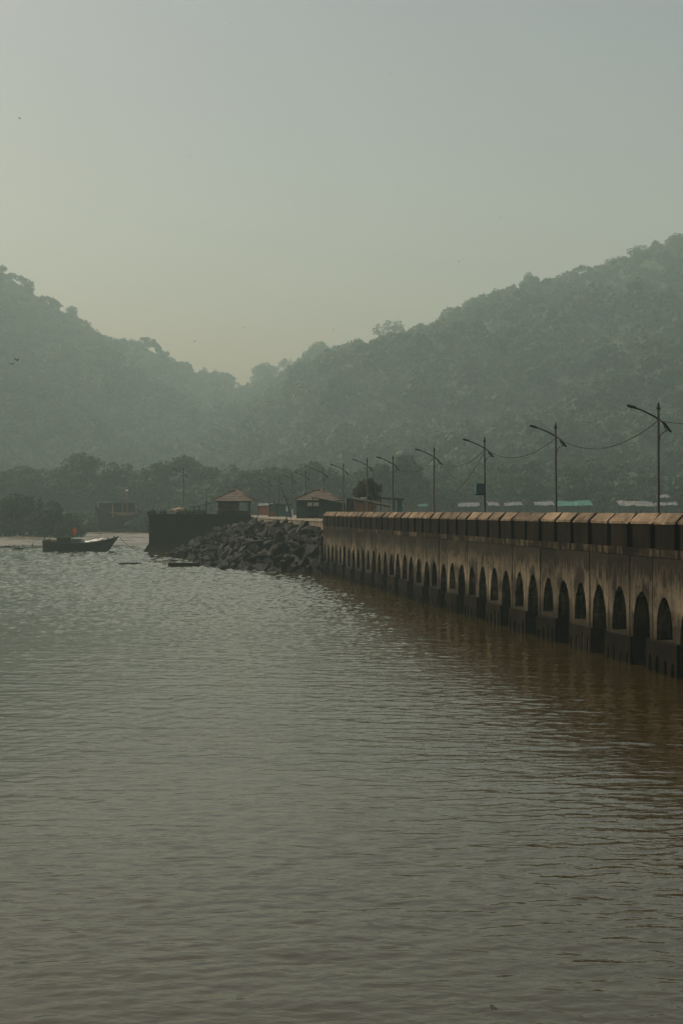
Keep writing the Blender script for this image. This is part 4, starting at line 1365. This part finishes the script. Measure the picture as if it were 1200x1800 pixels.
for i, x_ in enumerate(np.arange(400, 1380, 43)):
    x_ += rs.uniform(-14, 14)
    Y = 425 + rs.uniform(0, 40)
    X = (x_ - 600) / F * Y
    h = rs.uniform(13, 19)
    side = 'above the stall roofs' if x_ < 730 else 'above the tarpaulin stalls'
    tree(rs.choice(['round', 'umbrella', 'round']), (X, Y, hill_z(X, Y)), h, 'taller paler tree of the second row ' + side, group='second row trees ' + side, wide=rs.uniform(1.0, 1.3), rng=rs)

# mangroves at the left
for (x_, yt, Y, h, wd, words_) in ((35, 868, 262, 7.6, 1.0, 'biggest one at the left edge'), (92, 880, 258, 6.4, 0.9, 'middle one behind the fishing boat'), (122, 905, 252, 3.8, 0.8, 'smallest one right behind the orange flag'), (-30, 872, 268, 7.4, 1.0, 'one cut by the left edge')):
    p = at(x_, 900, Y)
    tree('bush', (p.x, Y, 0.2), h * 1.06, 'dense dark mangrove bush on the mud, ' + words_, wide=wd, group='mangrove bushes', name='mangrove', cat='bush')

# low scrub along the water's edge behind the ferry
for i, (x_, h) in enumerate(((138, 4.4), (162, 4.4), (188, 4.0), (214, 4.4), (236, 5.2), (258, 4.2), (276, 5.0))):
    Y = 291 + 3 * (i % 2) if i in (0, 5, 6) else 309
    p = at(x_, 900, Y)
    tree('bush', (p.x, Y, 0.4), h, 'low scrub bush ' + ['right of the smallest mangrove', 'left behind the ferry', 'behind the left side of the ferry', 'behind the ferry hull', 'right behind the ferry', 'between ferry and quay', 'just behind the quay corner'][i], wide=1.25, group='scrub behind the ferry', name='scrub_bush', cat='bush')

# dark brownish tree by the shelter
def jetty_tree():
    rng = random.Random(9)
    p = at(645, 900, 142)
    Ls = []
    for i in range(16):
        a = -0.15 + math.pi * 1.1 * i / 15
        r_ = rng.uniform(0.5, 1.0)
        Ls.append((math.cos(a) * 1.45 * r_, rng.uniform(-.9, .9), 2.3 + math.sin(a) * 1.6 * r_, .34, .34, .46))
    Ls.append((0, 0, 2.5, .95, .8, 1.1))
    r = empty('bushy_tree', (p.x, 142, PZ), label='dark brownish bushy tree with spiky outline behind the board shed', cat='tree')
    new_obj('crown', tri_mesh('crown', leaf_tris(Ls, 3000, 0.11, shell=0.3), M['dryleaf']), r)
    new_obj('trunk', trunk_mb(Ls, 3.8, 0.1, rng, 10).mesh('trunk', M['bark']), r)
jetty_tree()

# weeds on the quay top
for (x_, w, words_) in ((274, 1.3, 'at the left corner of the quay'), (325, 1.0, 'at the foot of the lone lamp'), (345, 1.2, 'under the timber railing')):
    p = at(x_, 903, 175.2)
    Ls = [(random.Random(x_ + i).uniform(-w, w), random.Random(x_ * 3 + i).uniform(-.3, .3), 0.15 + random.Random(x_ * 7 + i).uniform(0, .2), .32, .3, .26) for i in range(7)]
    r = empty('weed_clump', (p.x, 175.4, QZ), label='low dark weed clump ' + words_, cat='weeds')
    new_obj('leaves', tri_mesh('leaves', leaf_tris(Ls, 500, 0.09, shell=0.2), M['mangrove']), r)

# the wooded hillside as one mass
def forest():
    rng = np.random.default_rng(3)
    pr = random.Random(4)
    protos = []
    for i in range(8):
        kind = ['round', 'round', 'umbrella', 'tall', 'round', 'umbrella', 'round', 'sparse'][i]
        Ls = lobes_for(kind, pr, 10.0)
        protos.append(leaf_tris(Ls, 420 if kind != 'sparse' else 220, 0.66, rng, 0.6, 1.5, 0.5))
    P, H = [], []
    sp = 8.5
    Y = 350.0
    while Y < 1440:
        half = 0.30 * Y + 20
        f = 1.0 + 0.75 * min(1.0, (Y - 350) / 350.0)
        X = -half
        while X < half * 1.12:
            x, y = X + pr.uniform(-4, 4), Y + pr.uniform(-4, 4)
            X += sp * f * pr.uniform(0.75, 1.25)
            D = ridge_dist(x)
            if y > D + 20: continue
            z = hill_z(x, y)
            if z < 2.5: continue
            if x < -40 and y < 405: continue
            # terraces left clear on the right hill
            px_ = 600 + F * x / y; py_ = HOR - F * (z - EYE) / y
            t = (y - 330) / 300.0
            s = f * (0.62 + 0.8 * pr.random() ** 1.8) * (0.85 if y > D - 50 else 1.0)
            s *= 1.0 - 0.42 * min(1.0, max(0.0, (y - (D - 260)) / 200.0))
            T = protos[pr.randrange(8)]
            a = pr.random() * 6.28
            ca, sa = math.cos(a) * s, math.sin(a) * s
            wd = pr.uniform(0.95, 1.3)
            Q = np.empty_like(T)
            Q[:, 0] = (T[:, 0] * ca - T[:, 1] * sa) * wd + x
            Q[:, 1] = (T[:, 0] * sa + T[:, 1] * ca) * wd + y
            Q[:, 2] = T[:, 2] * s + z - 1.2
            P.append(Q)
            hue = min(1, max(0, pr.gauss(0.38, 0.2) + 0.25 * fbm(x, y, 60, 2, 8)))
            H.append(np.clip(hue + rng.normal(size=len(T) // 3) * 0.06, 0, 1))
        Y += sp * f * 0.9
    print('forest trees', len(P), 'tris', sum(len(q) for q in P) // 3)
    me = tri_mesh('forest', np.concatenate(P), M['forest'], np.concatenate(H))
    new_obj('forest', me, label='hazy mass of mixed woodland covering both hills', cat='forest', kind='stuff')
forest()

# terrace wall and clearing on the right hill
def terrace(x0, x1, y_, h_px, label, mat):
    # find the distance where the hillside meets that sight line
    def ground_at(x):
        for Y in np.arange(430, 1200, 3.0):
            X = (x - 600) / F * Y
            if hill_z(X, Y) >= at(x, y_, Y).z: return Vector((X, Y, at(x, y_, Y).z))
        return None
    pts = [ground_at(x) for x in np.linspace(x0, x1, 7)]
    pts = [p for p in pts if p]
    if len(pts) < 2: return
    Yr = min(p.y for p in pts) - 12
    r = empty('terrace_wall', pts[0], label=label, cat='wall')
    for i in range(len(pts) - 1):
        a, b = pts[i], pts[i + 1]
        ya, yb = Yr, Yr
        hh = h_px / F * Yr
        pa, pb = at(x0 + (x1 - x0) * i / 6, y_, Yr), at(x0 + (x1 - x0) * (i + 1) / 6 - 0.6, y_, Yr)
        m = MB(); m.box(pa.x, pb.x, Yr, Yr + 1.2, pa.z - 9, pa.z + hh); m.build('wall_section', mat, r)
terrace(1056, 1140, 627, 7, 'pale terrace wall in a clearing on the right hillside', M['retain'])

# ------------------------------------------------------------------ birds
def bird(x_, y_, D, span, bank, yaw, label):
    p = at(x_, y_, D)
    r = empty('bird', p, yaw, label=label, cat='bird', group='birds in the sky')
    r.rotation_euler = (bank, 0, yaw)
    m = MB(); m.tube([(0, -0.30, 0), (0, -0.2, 0), (0, 0, 0), (0, 0.25, 0), (0, 0.36, 0.02)], [0.02, 0.07, 0.09, 0.06, 0.015], 6); new_obj('body', m.mesh('body', M['bird']), r)
    for sx in (-1, 1):
        h = span / 2
        top = [(0.05*sx, 0.14, 0.03), (h*.45*sx, 0.22, 0.17), (h*.8*sx, 0.10, 0.15), (h*sx, -0.05, 0.06)]
        bot = [(0.05*sx, -0.14, 0.02), (h*.45*sx, -0.10, 0.15), (h*.8*sx, -0.14, 0.13), (h*sx, -0.14, 0.05)]
        m = MB(); vs = top + bot + [(x, y, z - 0.02) for x, y, z in top + bot]
        fs = []
        for i in range(3): fs += [(i, i+1, 5+i, 4+i), (8+i, 12+i, 13+i, 9+i), (i, 8+i, 9+i, i+1), (4+i, 5+i, 13+i, 12+i)]
        m.add(vs, fs); new_obj('wing', m.mesh('wing', M['bird']), r)
    m = MB(); m.add([(-.05, -.26, 0), (.05, -.26, 0), (.14, -.52, 0), (-.14, -.52, 0), (-.05, -.26, -.02), (.05, -.26, -.02), (.14, -.52, -.02), (-.14, -.52, -.02)], [(0,1,2,3), (7,6,5,4), (0,4,5,1), (1,5,6,2), (2,6,7,3), (3,7,4,0)])
    new_obj('tail', m.mesh('tail', M['bird']), r)
BIRDS = [(408, 42, 420, 'highest, near the top of the view'), (35, 208, 360, 'largest in the upper left'), (42, 289, 480, 'small, below the large one at the upper left'),
         (333, 275, 430, 'left of the middle of the sky'), (248, 178, 520, 'faint, in the upper left sky'), (702, 333, 460, 'near the middle of the sky'),
         (430, 576, 380, 'gliding just above the saddle'), (586, 579, 430, 'above the big flat topped tree'), (342, 600, 400, 'low above the left slope'),
         (22, 640, 190, 'lower of the close pair before the left hill'), (30, 633, 200, 'upper of the close pair before the left hill'),
         (686, 130, 540, 'tiny, high in the middle'), (880, 382, 520, 'tiny, left of the right ridge'), (1055, 378, 520, 'tiny, high over the right ridge'), (806, 460, 500, 'low over the right ridge')]
rb_ = random.Random(2)
for (x_, y_, D, wds) in BIRDS:
    bird(x_, y_, D * 1.25, 1.25, rb_.uniform(-0.5, 0.5), rb_.uniform(-0.7, 0.7), 'dark bird in flight, ' + wds)

# ------------------------------------------------------------------ haze
hz, nt, b = base_nodes('haze_air')
nt.nodes.remove(b)
pv = nt.nodes.new('ShaderNodeVolumePrincipled')
pv.inputs['Color'].default_value = (0.76, 1.0, 0.95, 1)
pv.inputs['Density'].default_value = 0.00048
pv.inputs['Anisotropy'].default_value = 0.25
nt.links.new(pv.outputs[0], nt.nodes['Material Output'].inputs['Volume'])
m = MB(); m.box(-1500, 1500, -400, 1480, -3, 310)
m.build('haze', hz, label='thin pale haze filling the air over water and hills', cat='haze', kind='stuff')
